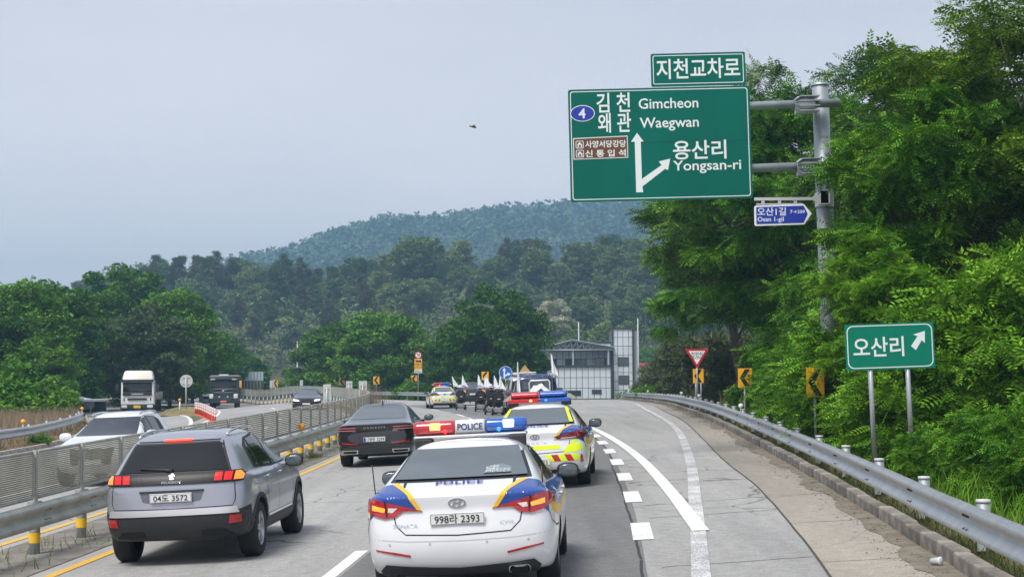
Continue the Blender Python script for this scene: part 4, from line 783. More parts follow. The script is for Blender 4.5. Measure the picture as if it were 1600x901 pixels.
# hillside wood: the trees one can tell apart
rg = np.random.default_rng(77); HT = []
for k in range(285):
    x = rg.uniform(-135, 75); y = rg.uniform(318, 425); HT.append((x, y))
HT.sort(key=lambda q: -q[1])
for k, (x, y) in enumerate(HT):
    pine = rg.random() < (.62 if x < -38 else .28); t = (hP if pine else hO)[k % 3]; z = float(hz_of(HV1, x, y)); s = rg.uniform(.75, 1.15) * (1.0 if y > 380 else .8)
    plant(t, 'pine_tree' if pine else 'oak_tree', x, y, z - .5, s, rg.uniform(0, 6.28), 'hazy pine in the wood on the near hillside' if pine else 'hazy broadleaf tree in the wood on the near hillside', 'pines on the near hillside' if pine else 'broadleaf trees on the near hillside', sx=rg.uniform(.85, 1.2), crown_mat=(L_PINE, L_P2)[k % 2] if pine else (L_OAK, L_O2, L_O3, L_O4)[int(rg.integers(0, 4))])
for k, (px, Y, s) in enumerate(((640, 372, 1.3), (665, 376, 1.25), (322, 380, 1.1), (430, 372, 1.05), (445, 380, 1.1), (520, 376, 1.0), (840, 372, 1.1), (905, 378, 1.1), (960, 372, 1.1))):
    x = (px - 800) / FPX * Y; plant((hO if k in (0, 1, 6, 7, 8) else hP)[k % 3], 'oak_tree' if k in (0, 1, 6, 7, 8) else 'pine_tree', x, Y, float(hz_of(HV1, x, Y)), s, k, 'hazy broadleaf tree in the wood on the near hillside' if k in (0, 1, 6, 7, 8) else 'hazy pine in the wood on the near hillside', 'broadleaf trees on the near hillside' if k in (0, 1, 6, 7, 8) else 'pines on the near hillside')
x = (866 - 800) / FPX * 318; plant(mC, 'blossoming_tree', x, 318, float(hz_of(HV1, x, 318)) - .5, 1.25, 1., 'tree covered in cream blossom behind the building', 'trees behind the building', crown_mat=L_BLO)
for k, px in enumerate((888, 902, 917, 930, 944, 957, 972, 986)): x = (px - 800) / FPX * 314; plant(bB, 'bamboo', x, 314 + 2 * (k % 3), float(hz_of(HV1, x, 314)) - .8, 1.05 + .12 * math.sin(k * 2.1), k, 'feathery yellow green bamboo clump behind the building roof', 'bamboo behind the building')
for k, px in enumerate((1010, 1030, 1050, 1075)): x = (px - 800) / FPX * 308; plant(mB, 'broad_tree', x, 308, float(hz_of(HV1, x, 308)) - .5, .8, k, 'pale green tree behind the low shop, %s from the tower' % ('first', 'second', 'third', 'fourth')[k], 'trees behind the building', crown_mat=L_MID2)
# undergrowth and far wood: masses nobody could count
def mass(name, HV, n, xr, yr, seed, T, ls, lm, label, hs, cl=14):
    rg = np.random.default_rng(seed); x = rg.uniform(*xr, n); y = rg.uniform(*yr, n); z = hz_of(HV, x, y); hh = hs * rg.uniform(.5, 1.2, n)
    d = rg.normal(0, 1, (n, cl, 3)); d /= np.linalg.norm(d, axis=2)[:, :, None]; q = d * (hh[:, None, None] * np.array([.42, .42, .6])); q[:, :, 2] += hh[:, None] * .5
    P = (np.c_[x, y, z][:, None, :] + q).reshape(-1, 3); N = len(P); fw_ = d.reshape(-1, 3) + rg.normal(0, .4, (N, 3)); fw_[:, 2] -= .2
    V, Q = scatter(P, fw_, rand_up(rg, N), ls * rg.uniform(.7, 1.3, N), T); return tag(link(name, np_mesh(name, V, Q, lm)), label, 'wood', kind='stuff')
mass('hillside_undergrowth', HV1, 3200, (-150, 120), (305, 425), 5, T_TWIG, .8, L_OAK, 'shrubs and undergrowth covering the near hillside', 4.5)
mass('mountain_wood', HV2, 10500, (-420, 360), (880, 1262), 6, T_TWIG, 3.4, mat('mountain_leaf', (.05, .10, .055), .7, col2=(.085, .14, .075), scale=.03, island=.3), 'wooded blue mountain ridge in the far haze', 9.5, 4)
# grass, litter, dry stalks
def blades(name, P, h, wd, lm, label, seed, cat='grass', lean=.4):
    rg = np.random.default_rng(seed); n = len(P); hh = h * rg.uniform(.4, 1.3, n); a = rg.uniform(0, 6.28, n); s = np.c_[np.cos(a), np.sin(a), 0 * a] * (wd * rg.uniform(.6, 1.3, n))[:, None]; t = np.c_[rg.normal(0, lean, n), rg.normal(0, lean, n), np.ones(n)] * hh[:, None]
    V = np.stack([P - s, P + s, P + t * .55 + s * .7, P + t], 1).reshape(-1, 3); return tag(link(name, np_mesh(name, V, np.arange(n * 4).reshape(-1, 4), lm)), label, cat, kind='stuff')
def along(path, n, d0, d1, y0, y1, seed, zf, pw=1.):
    rg = np.random.default_rng(seed); y = y0 + (y1 - y0) * rg.uniform(0, 1, n) ** pw; x = np.interp(y, path[:, 1], path[:, 0]) + rg.uniform(d0, d1, n); keep = rg.random(n) < .35 + .65 * (np.sin(x * 5 + y * 1.3) * np.sin(y * .9 + x) > -.25)
    return np.c_[x, y, zf(x, y)][keep]
M_GR = leafmat('verge_grass_blade', (.09, .17, .02), (.17, .22, .045), .4, .25, .5, 1.5); M_DG = leafmat('dry_grass_blade', (.3, .23, .1), (.2, .17, .07), .3, .2); M_PK = leafmat('dry_reed', (.36, .27, .2), (.28, .22, .14), .25, .2)
blades('verge_grass', along(KERB, 26000, .2, 3.2, 10, 110, 1, lambda x, y: gz(x, y) + .09, 1.7), .2, .007, M_GR, 'green grass on the verge below the ramp guardrail', 1)
blades('verge_dry_grass', along(KERB, 22000, .2, 1.7, 10, 110, 2, lambda x, y: gz(x, y) + .09, 1.7), .10, .006, M_DG, 'dry grass and straw on the verge behind the kerb', 2, lean=1.)
blades('green_weeds', along(KERB, 9000, .9, 3.6, 13, 60, 13, lambda x, y: gz(x, y) + .09, 1.4), .42, .012, L_NEAR, 'green weeds crowding behind the ramp guardrail', 13, lean=.35)
blades('tall_weeds', along(KERB, 5000, 1.4, 4.5, 30, 120, 3, lambda x, y: gz(x, y) + .09, 1.2), .8, .012, leafmat('weed_blade', (.12, .16, .04), (.24, .21, .09), .3, .2), 'tall yellowish weeds behind the ramp guardrail', 3, lean=.25)
blades('left_dry_reeds', along(SLIP_L, 15000, -6.5, -.9, 48, 108, 4, lambda x, y: gz(x, y) + .05), .95, .014, M_PK, 'tall dry reddish grass behind the left guardrail', 4, lean=.25)
blades('left_dry_litter', along(SLIP_L, 6000, -1.2, -.1, 42, 108, 6, lambda x, y: gz(x, y) + .07), .12, .012, M_DG, 'dry grass along the left kerb', 6, lean=1.2)
blades('median_weeds', np.vstack([along(MEDP, 2200, -.5, .75, 16, 110, 7, lambda x, y: gz(x, y) + .01, 1.3)] + [np.array([at_y(MEDP, yy)]) .repeat(260, 0) @ np.array([[1, 0, 0], [0, 1, 0]]) + np.random.default_rng(int(yy * 10)).normal(0, .11, (260, 3)) * (1, 1, 0) + (.35, 0, G(*at_y(MEDP, yy)) + .01) for yy in (25.6, 26.8, 28.2, 33.5, 37.5, 44.)]), .17, .007, M_GR, 'weeds growing along the median below the guardrail', 7, lean=.5)
blades('median_reeds', np.c_[np.random.default_rng(3).normal(float(yel(88)) - .9, .35, 500), np.random.default_rng(4).normal(88, 1.2, 500), np.full(500, G(float(yel(88)), 88))], 1.5, .014, M_PK, 'tuft of tall dry reeds at the end of the glare screen', 8, lean=.12)
rl = np.random.default_rng(9); n = 2600; y = 12 + 80 * rl.uniform(0, 1, n) ** 1.6; x = np.interp(y, KERB[:, 1], KERB[:, 0]) - np.abs(rl.normal(0, .22, n)) - .02; P = np.c_[x, y, gz(x, y) + .008]
V, Q = scatter(P, np.c_[rl.normal(0, 1, n), rl.normal(0, 1, n), rl.normal(0, .15, n)], rand_up(rl, n, .3), rl.uniform(.015, .055, n), T_LEAF)
tag(link('leaf_litter', np_mesh('leaf_litter', V, Q, mat('dead_leaf', (.13, .075, .035), .9, col2=(.27, .2, .12), scale=3, island=.4))), 'dead leaves and grit lying in the gutter', 'litter', kind='stuff')
for k, (px, Y) in enumerate(((1571, 19.5), (1581, 19.8), (1562, 20.5), (1590, 19.2))):
    x = (px - 800) / FPX * Y; z = at(px, 785 + 6 * (k % 2), Y).z; g_ = G(x, Y) + .1; r = tag(empty('wild_flower', (x, Y, g_)), 'yellow wild flower on a thin stem behind the guardrail', 'flower', 'yellow wild flowers'); m = MB(); m.tube([(0, 0, 0), (.02, 0, max(z - g_, .3))], .004, 5); m.build('stem', M_GR, r)
    m = MB(); zt = max(z - g_, .3)
    for q in range(8): t = q * math.pi / 4; m.add([(.02, 0, zt), (.02 + .03 * math.cos(t - .3), .03 * math.sin(t - .3), zt + .004), (.02 + .042 * math.cos(t), .042 * math.sin(t), zt + .002), (.02 + .03 * math.cos(t + .3), .03 * math.sin(t + .3), zt + .004)], [(0, 1, 2, 3)])
    m.build('petals', mat('yellow_petal', (.8, .45, .02), .6), r)
# ================================================================== vehicles
U12 = [0, .004, .022, .08, .2, .35, .52, .69, .84, .93, .984, 1.]; XM = [0, .5, .88, .985, 1, 1, 1, 1, .99, .94, .6, 0]; WR = [1, 1, 1, .5, 0, 0, 0, 0, 0, 0, 0, 0]; WF = [0, 0, 0, 0, 0, 0, 0, .0, .5, 1, 1, 1]
M_TYRE = mat('tyre_rubber', (.018, .018, .019), .85, var=.2); M_RIM = mat('alloy_rim', (.45, .46, .48), .3, .9); M_RIMD = mat('dark_alloy', (.12, .12, .13), .35, .9)
M_GLASS = mat('tinted_glass', (.085, .105, .115), .05, spec=.9, var=.15, scale=1.5); M_GLASS2 = mat('black_glass', (.008, .009, .010), .03, spec=.6); M_BPL = mat('black_plastic', (.022, .023, .025), .55, var=.15); M_GAP = mat('panel_gap', (.01, .01, .01), .8)
M_CHR = mat('chrome', (.78, .79, .8), .12, 1.); M_LRED = mat('lamp_red', (.42, .008, .012), .12, coat=1., var=.15, scale=14); M_LCLR = mat('lamp_clear', (.7, .68, .66), .15, coat=1., var=.15, scale=25); M_LAMB = mat('lamp_amber', (.95, .4, .05), .15, coat=1., var=.2, scale=25, emit=(1, .35, .03), estr=.35)
M_PLW = mat('plate_white', (.72, .73, .71), .45, var=.03); M_PLB = mat('plate_ink', (.02, .02, .025), .6)
def cutter(axles, rad, hwid):
    b = MB()
    for y, z in axles:
        for s in (-1, 1):
            x0, x1 = (hwid - .32, hwid + .4); V = []; n = 28
            for x in (x0 * s, x1 * s):
                for k in range(n): t = 2 * math.pi * k / n; V.append((x, y + rad * math.cos(t), z + rad * math.sin(t)))
            F = [(k, (k + 1) % n, n + (k + 1) % n, n + k) for k in range(n)] + [tuple(range(n - 1, -1, -1)), tuple(range(n, 2 * n))]
            if s > 0: F = [f[::-1] for f in F]
            b.add(V, F)
    me = b.mesh('cut', MATS['panel_gap']); bm = bmesh.new(); bm.from_mesh(me); bmesh.ops.recalc_face_normals(bm, faces=bm.faces); bm.to_mesh(me); bm.free(); return me
class Car: pass
def car_body(name, rows, paint, axles, rad, hwid, label, cat, group=None, creases={}):
    c = Car(); c.root = tag(empty(name), label, cat, group); bm = bmesh.new(); cl = bm.edges.layers.float.new('crease_edge'); ring_ = []
    for ry, fy, hw_, zs in rows:
        L = []
        for i in range(12):
            y = ry + (fy - ry) * U12[i]; z = zs[0] * WR[i] + zs[2] * WF[i] + zs[1] * (1 - WR[i] - WF[i]); L.append((XM[i] * hw_, y, z))
        full = L + [(-x, y, z) for x, y, z in L[-2:0:-1]]; ring_.append([bm.verts.new(p) for p in full])
    n = 22
    for j in range(len(ring_) - 1):
        for i in range(n): bm.faces.new((ring_[j][i], ring_[j][(i + 1) % n], ring_[j + 1][(i + 1) % n], ring_[j + 1][i]))
    for R0, flip in ((ring_[0], True), (ring_[-1], False)):
        for i in range(11):
            a, b, c2, d = R0[i], R0[i + 1], R0[(n - i - 1) % n], R0[(n - i) % n]; f = []
            for v_ in (a, b, c2, d):
                if v_ not in f: f.append(v_)
            bm.faces.new(f[::-1] if flip else f)
    bmesh.ops.recalc_face_normals(bm, faces=bm.faces)
    for j, w_ in creases.items():
        for i in range(n):
            e = bm.edges.get((ring_[j][i], ring_[j][(i + 1) % n]))
            if e: e[cl] = w_
    me = bpy.data.meshes.new('body'); bm.to_mesh(me); bm.free(); me.materials.append(paint); me.materials.append(M_GAP); o = link('body', me, c.root)
    md_ = o.modifiers.new('s', 'SUBSURF'); md_.levels = md_.render_levels = 3
    dg = bpy.context.evaluated_depsgraph_get(); ev = o.evaluated_get(dg); m1 = ev.to_mesh(); c.bvh = BVHTree.FromPolygons([v_.co.copy() for v_ in m1.vertices], [tuple(p.vertices) for p in m1.polygons]); ev.to_mesh_clear()
    if axles:
        cu = link('cut', cutter(axles, rad, hwid)); bo = o.modifiers.new('b', 'BOOLEAN'); bo.object = cu; bo.operation = 'DIFFERENCE'; bo.solver = 'EXACT'
        try: bo.material_mode = 'TRANSFER'
        except Exception: pass
    dg = bpy.context.evaluated_depsgraph_get(); dg.update(); m2 = bpy.data.meshes.new_from_object(o.evaluated_get(dg)); o.modifiers.clear(); o.data = m2; m2.name = 'body'
    if axles: bpy.data.objects.remove(cu)
    m2.polygons.foreach_set('use_smooth', [True] * len(m2.polygons)); m2.set_sharp_from_angle(angle=R_(38)); c.body = o; return c
AX = {'R': (lambda u, v: Vector((u, -4, v)), Vector((0, 1, 0))), 'F': (lambda u, v: Vector((u, 12, v)), Vector((0, -1, 0))), 'S': (lambda u, v: Vector((4, u, v)), Vector((-1, 0, 0))), 'L': (lambda u, v: Vector((-4, u, v)), Vector((1, 0, 0))), 'T': (lambda u, v: Vector((u, v, 5)), Vector((0, 0, -1))), 'H': (lambda u, v: Vector((u, v * .7071 - 3.5, v * .7071 + 3.5)), Vector((0, .70711, -.70711)))}
def decal(c, vs, fs, ax, m, name, parent=None, offd=.004, thick=.012, res=.07):
    bm = bmesh.new(); V = [bm.verts.new((a, b, 0)) for a, b in vs]
    for f in fs:
        try: bm.faces.new([V[i] for i in f])
        except ValueError: pass
    bmesh.ops.triangulate(bm, faces=bm.faces)
    for _ in range(6):
        es = [e for e in bm.edges if e.calc_length() > res]
        if not es: break
        bmesh.ops.subdivide_edges(bm, edges=es, cuts=1); bmesh.ops.triangulate(bm, faces=[f for f in bm.faces if len(f.verts) > 3])
    fn, d = AX[ax]; N = {}
    for v_ in bm.verts:
        o = fn(v_.co.x, v_.co.y); h = nn = None; best = 1e9
        for jx, jy in ((0, 0), (7e-4, 5e-4), (-6e-4, -8e-4)):
            h_, n_, _, ds_ = c.bvh.ray_cast(fn(v_.co.x + jx, v_.co.y + jy), d)
            if h_ is not None and ds_ < best - .02: h, nn, best = h_, n_, ds_
        if h is None or nn is None:
            h, nn, _, _ = c.bvh.find_nearest(o + d * (4. if ax in 'RSL' else 5)); nn = -d
        if nn.dot(d) > 0: nn = -nn
        nn = (nn * .6 - d * .4).normalized() if thick > .006 else nn
        N[v_] = nn; v_.co = h + nn * offd
    if thick:
        be = [e for e in bm.edges if len(e.link_faces) == 1]; r = bmesh.ops.extrude_edge_only(bm, edges=be); nv = [g for g in r['geom'] if isinstance(g, bmesh.types.BMVert)]
        for v_ in nv: v_.co = v_.co + d * thick
    bmesh.ops.recalc_face_normals(bm, faces=bm.faces)
    b = MB(); b.bm(bm, thick == 0); bm.free(); return b.build(name, m, parent or c.root)
def dpoly(c, poly, ax, m, name, mirror=False, parent=None, **k):
    o = decal(c, poly, [tuple(range(len(poly)))], ax, m, name, parent, **k)
    if mirror: decal(c, [(-a, b) for a, b in poly][::-1] if ax in 'RFTH' else poly, [tuple(range(len(poly)))], ax if ax in 'RFTH' else 'L', m, name, parent, **k)
    return o
def dsides(c, poly, m, name, **k): return [dpoly(c, poly, a, m, name, **k) for a in 'SL']
def dtext(c, body, size, u_, v_, ax, m, name='lettering', bold=0., w=None, sign=1, rot=0., parent=None, offd=.009, **k):
    vs, fs = text2d(body, size, 'CENTER', bold, w=w, **k); cr_, sr_ = math.cos(rot), math.sin(rot); return decal(c, [(u_ + sign * (x * cr_ - y * sr_), v_ + x * sr_ + y * cr_) for x, y in vs], fs, ax, m, name, parent, offd=offd, thick=0, res=.04)
def dline(c, pts, wd, ax, m=None, name='panel_gap', **k):
    a = np.array(pts, float); t = np.gradient(a, axis=0) if len(a) > 2 else np.array([a[1] - a[0]] * 2); t /= np.linalg.norm(t, axis=1)[:, None]; n = np.c_[-t[:, 1], t[:, 0]] * wd / 2; L = a - n; Rr = a + n; k.setdefault('offd', .003); k.setdefault('thick', 0)
    vs = [tuple(p) for p in L] + [tuple(p) for p in Rr]; q = len(a); return decal(c, vs, [(i, i + 1, q + i + 1, q + i) for i in range(q - 1)], ax, m or M_GAP, name, **k)
def wheels(c, axles, r, wd, x, rimm=None, spokes=5, double=False):
    t = MB(); t.lathe([(r * .62, -wd / 2), (r * .93, -wd / 2), (r, -wd / 2 + .03), (r, wd / 2 - .03), (r * .93, wd / 2), (r * .62, wd / 2)], axis='X', n=32); tm = t.mesh('wheel', M_TYRE)
    b = MB(); b.lathe([(r * .66, wd / 2 - .005), (r * .6, wd / 2 - .01), (r * .57, wd / 2 - .06)], axis='X', n=32)
    for k in range(spokes):
        for s_ in (-.13, .13):
            a = 2 * math.pi * k / spokes + s_; R3 = Matrix.Rotation(a, 3, 'X'); b.box(R3 @ Vector((wd / 2 - .035, 0, r * .34)), (.03, r * .11, r * .56), R3)
    b.lathe([(0, wd / 2 - .008), (r * .14, wd / 2 - .01), (r * .16, wd / 2 - .05)], axis='X', n=14); b.mi = 1; b.lathe([(0, wd / 2 - .085), (r * .62, wd / 2 - .085)], axis='X', n=20); rm = b.mesh('rim', [rimm or M_RIM, M_GAP])
    for y, z in axles:
        for s_ in (1, -1):
            o = link('wheel', tm, c.root, (x * s_, y, r)); o.rotation_euler = (0, 0, 0 if s_ > 0 else math.pi); link('rim', rm, o)
def blob(c_, r_, pw=2.6, n=14, m_=8):
    V = []; F = []
    for j in range(m_ + 1):
        ph = -math.pi / 2 + math.pi * j / m_
        for i in range(n):
            th = 2 * math.pi * i / n; f = lambda q: math.copysign(abs(q) ** (2 / pw), q); V.append((c_[0] + r_[0] * f(math.cos(ph)) * f(math.cos(th)), c_[1] + r_[1] * f(math.cos(ph)) * f(math.sin(th)), c_[2] + r_[2] * f(math.sin(ph))))
    for j in range(m_):
        for i in range(n): F.append((j * n + i, j * n + (i + 1) % n, (j + 1) * n + (i + 1) % n, (j + 1) * n + i))
    return V, F
def mirrors(c, x, y, z, m, s=1., glass_back=True):
    for sg_ in (-1, 1):
        b = MB(); b.add(*blob((sg_ * (x + .11 * s), y, z), (.12 * s, .07 * s, .082 * s)), True); b.tube([(sg_ * (x - .08), y + .05, z - .07), (sg_ * (x + .05), y + .02, z - .04)], .025, 6); o = b.build('mirror', m, c.root)
        b = MB(); V, F = blob((sg_ * (x + .115 * s), y - .062 * s, z), (.1 * s, .016 * s, .066 * s)); b.add(V, F, True); b.build('mirror_glass', M_GLASS, o)
def place(c, x, y, yaw):                      # yaw to the right, degrees; sits on the banked road
    e = .6; n = Vector((-(G(x + e, y + 2) - G(x - e, y + 2)) / (2 * e), -(G(x, y + 4) - G(x, y)) / 4, 1)).normalized(); f = Vector((math.sin(R_(yaw)), math.cos(R_(yaw)), 0)); f = (f - n * f.dot(n)).normalized(); s = f.cross(n)
    m = Matrix((s, f, n)).transposed().to_4x4(); m.translation = Vector((x, y, G(x, y))); c.root.matrix_world = m
def plate(poly, m, parent, name='panel', dy=0., th=.03):
    b = MB(); b.prism(poly, th, Vector((0, dy, 0)), X_, Z_, Y_); return b.build(name, m, parent)
def numplate(c, txt, z, y, m=M_PLW, back=True, eu=False, w=.52, h=.11, ink=M_PLB, tilt=0.):
    s = -1 if back else 1; X2 = X_ if back else -X_
    b = MB(); b.bbox((-w / 2, y - .008, z - h / 2), (w / 2, y + .008, z + h / 2), .004, 1); p = b.build('number_plate', m, c.root)
    if txt: lettering(txt, h * .86, Vector((.02 if eu else 0, y + s * .0125, z)), X2, Z_, ink, p, bold=.008, w=w * (.82 if not eu else .8))
    if eu: b = MB(); b.box((-s * -1 * -(w / 2 - .025) if False else -(w / 2 - .03), y + s * .0095, z), (.05, .002, h - .01)); b.build('blue_strip', M_BLUE, p)
    b = MB(); o_, i_ = rrect(-w / 2 + .006, z - h / 2 + .006, w / 2 - .006, z + h / 2 - .006, .012), rrect(-w / 2 + .009, z - h / 2 + .009, w / 2 - .009, z + h / 2 - .009, .01); ring(b, o_, i_, Vector((0, y + s * .0105, 0)), X_, Z_, 0); b.build('plate_rim', M_PLB, p); return p
def side_windows(c, panes, frame, m=None, trimm=None):
    dsides(c, frame, trimm or M_BPL, 'window_frame', offd=.002, thick=.01)
    for p in panes: dsides(c, p, m or M_GLASS2, 'side_window', offd=.007, thick=.008)
def doors(c, xs, z0, z1):
    for y in xs:
        for a in 'SL': dline(c, [(y, z0), (y + .02, (z0 + z1) / 2), (y + .01, z1)], .009, a)
def handles(c, ys_, z, m):
    for y in ys_:
        for a in 'SL': dpoly(c, rrect(y - .1, z - .014, y + .1, z + .014, .012, 2), a, m, 'door_handle', offd=.03, thick=.035)
# ------------------------------------------------------------------ sedan shell shared by the police cars
def sedan_rows(L=4.855, hw_=.9325, H=1.475, trunk=1.06, gy=.70, ry=1.40, fy=2.75, wy=3.62, lift=0.):
    k = hw_ / .9325
    return [(.20, L - .16, .80 * k, (.27, .19, .21)), (.07, L - .05, .885 * k, (.30, .22, .26)), (.0, L, .93 * k, (.50, .44, .46)), (.035, L - .02, .945 * k, (.70, .62, .60)), (.085, L - .12, .94 * k, (.88 + lift, .82, .70)), (.075, L - .2, .915 * k, (trunk - .05, .95, .77)), (.16, L - .42, .875 * k, (trunk - .01, .985, .84)), (gy, wy, .80 * k, (trunk + .105, 1.02, 1.0)), (ry, fy, .615 * k, (H - .085, H - .09, H - .09)), (ry + .25, fy - .2, .42 * k, (H - .005, H + .012, H - .015))]
def hyundai(c, z, y0=0., s=1., ax='R'):
    o = [(.085 * s * math.cos(2 * math.pi * i / 24), z + .046 * s * math.sin(2 * math.pi * i / 24)) for i in range(24)]; i_ = [(.070 * s * math.cos(2 * math.pi * i / 24), z + .035 * s * math.sin(2 * math.pi * i / 24)) for i in range(24)]
    bd = decal(c, o + i_, [(i, (i + 1) % 24, 24 + (i + 1) % 24, 24 + i) for i in range(24)], ax, M_CHR, 'badge', offd=.012, thick=.012)
    for p in ([(-.046, -.028), (-.03, -.032), (-.008, .032), (-.024, .034)], [(.046, .028), (.03, .032), (.008, -.032), (.024, -.034)], [(-.03, -.008), (-.02, -.012), (.03, .008), (.02, .012)]): dpoly(c, [(a * s, z + b * s) for a, b in p], ax, M_CHR, 'badge_stroke', parent=bd, offd=.012, thick=.01)
M_WP = mat('white_car_paint', (.72, .73, .75), .22, coat=.6, spec=.5, var=.035, scale=2.5); M_PBLUE = mat('police_blue', (.012, .06, .30), .25, coat=.5); M_PYEL = mat('police_yellow', (.85, .5, .02), .35); M_NEON = mat('neon_yellow', (.72, .9, .01), .4); M_CRED = mat('hazard_red', (.5, .02, .02), .4)
M_DOMER = mat('beacon_red', (.5, .012, .02), .12, coat=1., var=.12, scale=9); M_DOMEB = mat('beacon_blue', (.012, .09, .42), .12, coat=1., var=.12, scale=9); M_LITR = mat('beacon_red_lit', (1, .3, .1), .3, emit=(1, .25, .06), estr=2.6); M_LITB = mat('beacon_blue_lit', (.5, .75, 1), .3, emit=(.35, .62, 1), estr=2.8); M_GLR = mat('beacon_red_glow', (1, .03, .03), .2, emit=(1, .02, .03), estr=1.2); M_GLB = mat('beacon_blue_glow', (.05, .2, 1), .2, emit=(.02, .15, 1), estr=1.6)
def light_bar(c, y, z, hw_=.64, r=.085, style=0):
    b = MB(); b.bbox((-hw_, y - .09, z + .012), (hw_, y + .09, z + .05), .016, 2); base = b.build('light_bar', mat('bar_silver', (.5, .51, .53), .3, .8), c.root)
    for s in (-1, 1):
        b = MB(); b.bbox((s * .5 - .09, y - .12, z - .1), (s * .5 + .09, y + .12, z + .012), .01, 1); b.build('bar_foot', M_BPL, base)
    def dome(x0, x1, m, nm, rr=r, endr=True):
        b = MB(); prof = []; n = 22
        for x, k in ((x0, .0), (x0 + .002, .82 if x0 < -hw_ + .01 else .97), (x0 + .03, .97 if x0 < -hw_ + .01 else 1), (x0 + .06, 1), (x1 - .06, 1), (x1 - .03, .97 if x1 > hw_ - .01 else 1), (x1 - .002, .82 if x1 > hw_ - .01 else .97), (x1, 0)): prof.append((rr * k, x))
        b.lathe(prof, (0, y, z + .052 + rr * .98), 'X', n)
        if style: b.v = [(p[0], y + (p[1] - y) * 1.55, z + .05 + (p[2] - z - .05) * .78) for p in b.v]
        return b.build(nm, m, base)
    if style == 0:
        dome(-hw_, -.165, M_DOMER, 'red_dome'); dome(.165, hw_, M_DOMEB, 'blue_dome'); w_ = dome(-.16, .16, mat('bar_white', (.6, .61, .63), .3), 'white_section')
        lettering('POLICE', .1, Vector((0, y - r - .004, z + .052 + r)), X_, Z_, mat('police_navy', (.02, .025, .12), .5), w_, bold=.02, w=.27)
        yf = y - r * 1.0; zc = z + .055 + r
        for nm, x, w2, h2, m in (('lit_lamp', -.375, .12, .078, M_LITR), ('lit_lamp', .415, .12, .085, M_LITB)): b = MB(); b.bbox((x - w2 / 2, yf - .006, zc - h2 * .35), (x + w2 / 2, yf + .03, zc + h2 * .65), .01, 1); b.build(nm, m, base)
        for x, m in ((-.265, M_GLR), (.31, M_GLB)): b = MB(); b.add(*blob((x, yf + .004, zc - .045), (.024, .02, .024), 2), True); b.build('lit_lamp', m, base)
    else:
        dome(-hw_ * .86, -.004, M_DOMER, 'red_dome'); dome(.004, hw_ * .86, M_DOMEB, 'blue_dome'); b = MB(); b.bbox((-.008, y - r * 1.56, z + .05), (.008, y + r * 1.5, z + .21), .004, 1); b.build('divider', MATS['bar_silver'], base)
        for x0, x1, m in ((-hw_, 0, M_DOMER), (0, hw_, M_DOMEB)): b = MB(); b.bbox((x0 + (.03 if x0 < 0 else .002), y - .17, z - .03), (x1 - (.03 if x1 > 0 else .002), y + .17, z + .045), .02, 2); b.build('lower_lens', m, base)
        for s in (-1, 1): b = MB(); b.prism([(s * hw_ * .84, z + .03), (s * (hw_ + .06), z + .015), (s * (hw_ + .05), z + .045), (s * hw_ * .93, z + .11), (s * hw_ * .86, z + .11)], .3, Vector((0, y - .15, 0)), X_, Z_, Y_); b.build('end_cap', mat('cap_beige', (.4, .37, .3), .4), base)
        for x, m in ((-.16, M_LITR), (.13, M_GLB)): b = MB(); b.add(*blob((x, y - .172, z + .01), (.03, .02, .02), 2), True); b.build('lit_lamp', m, base)
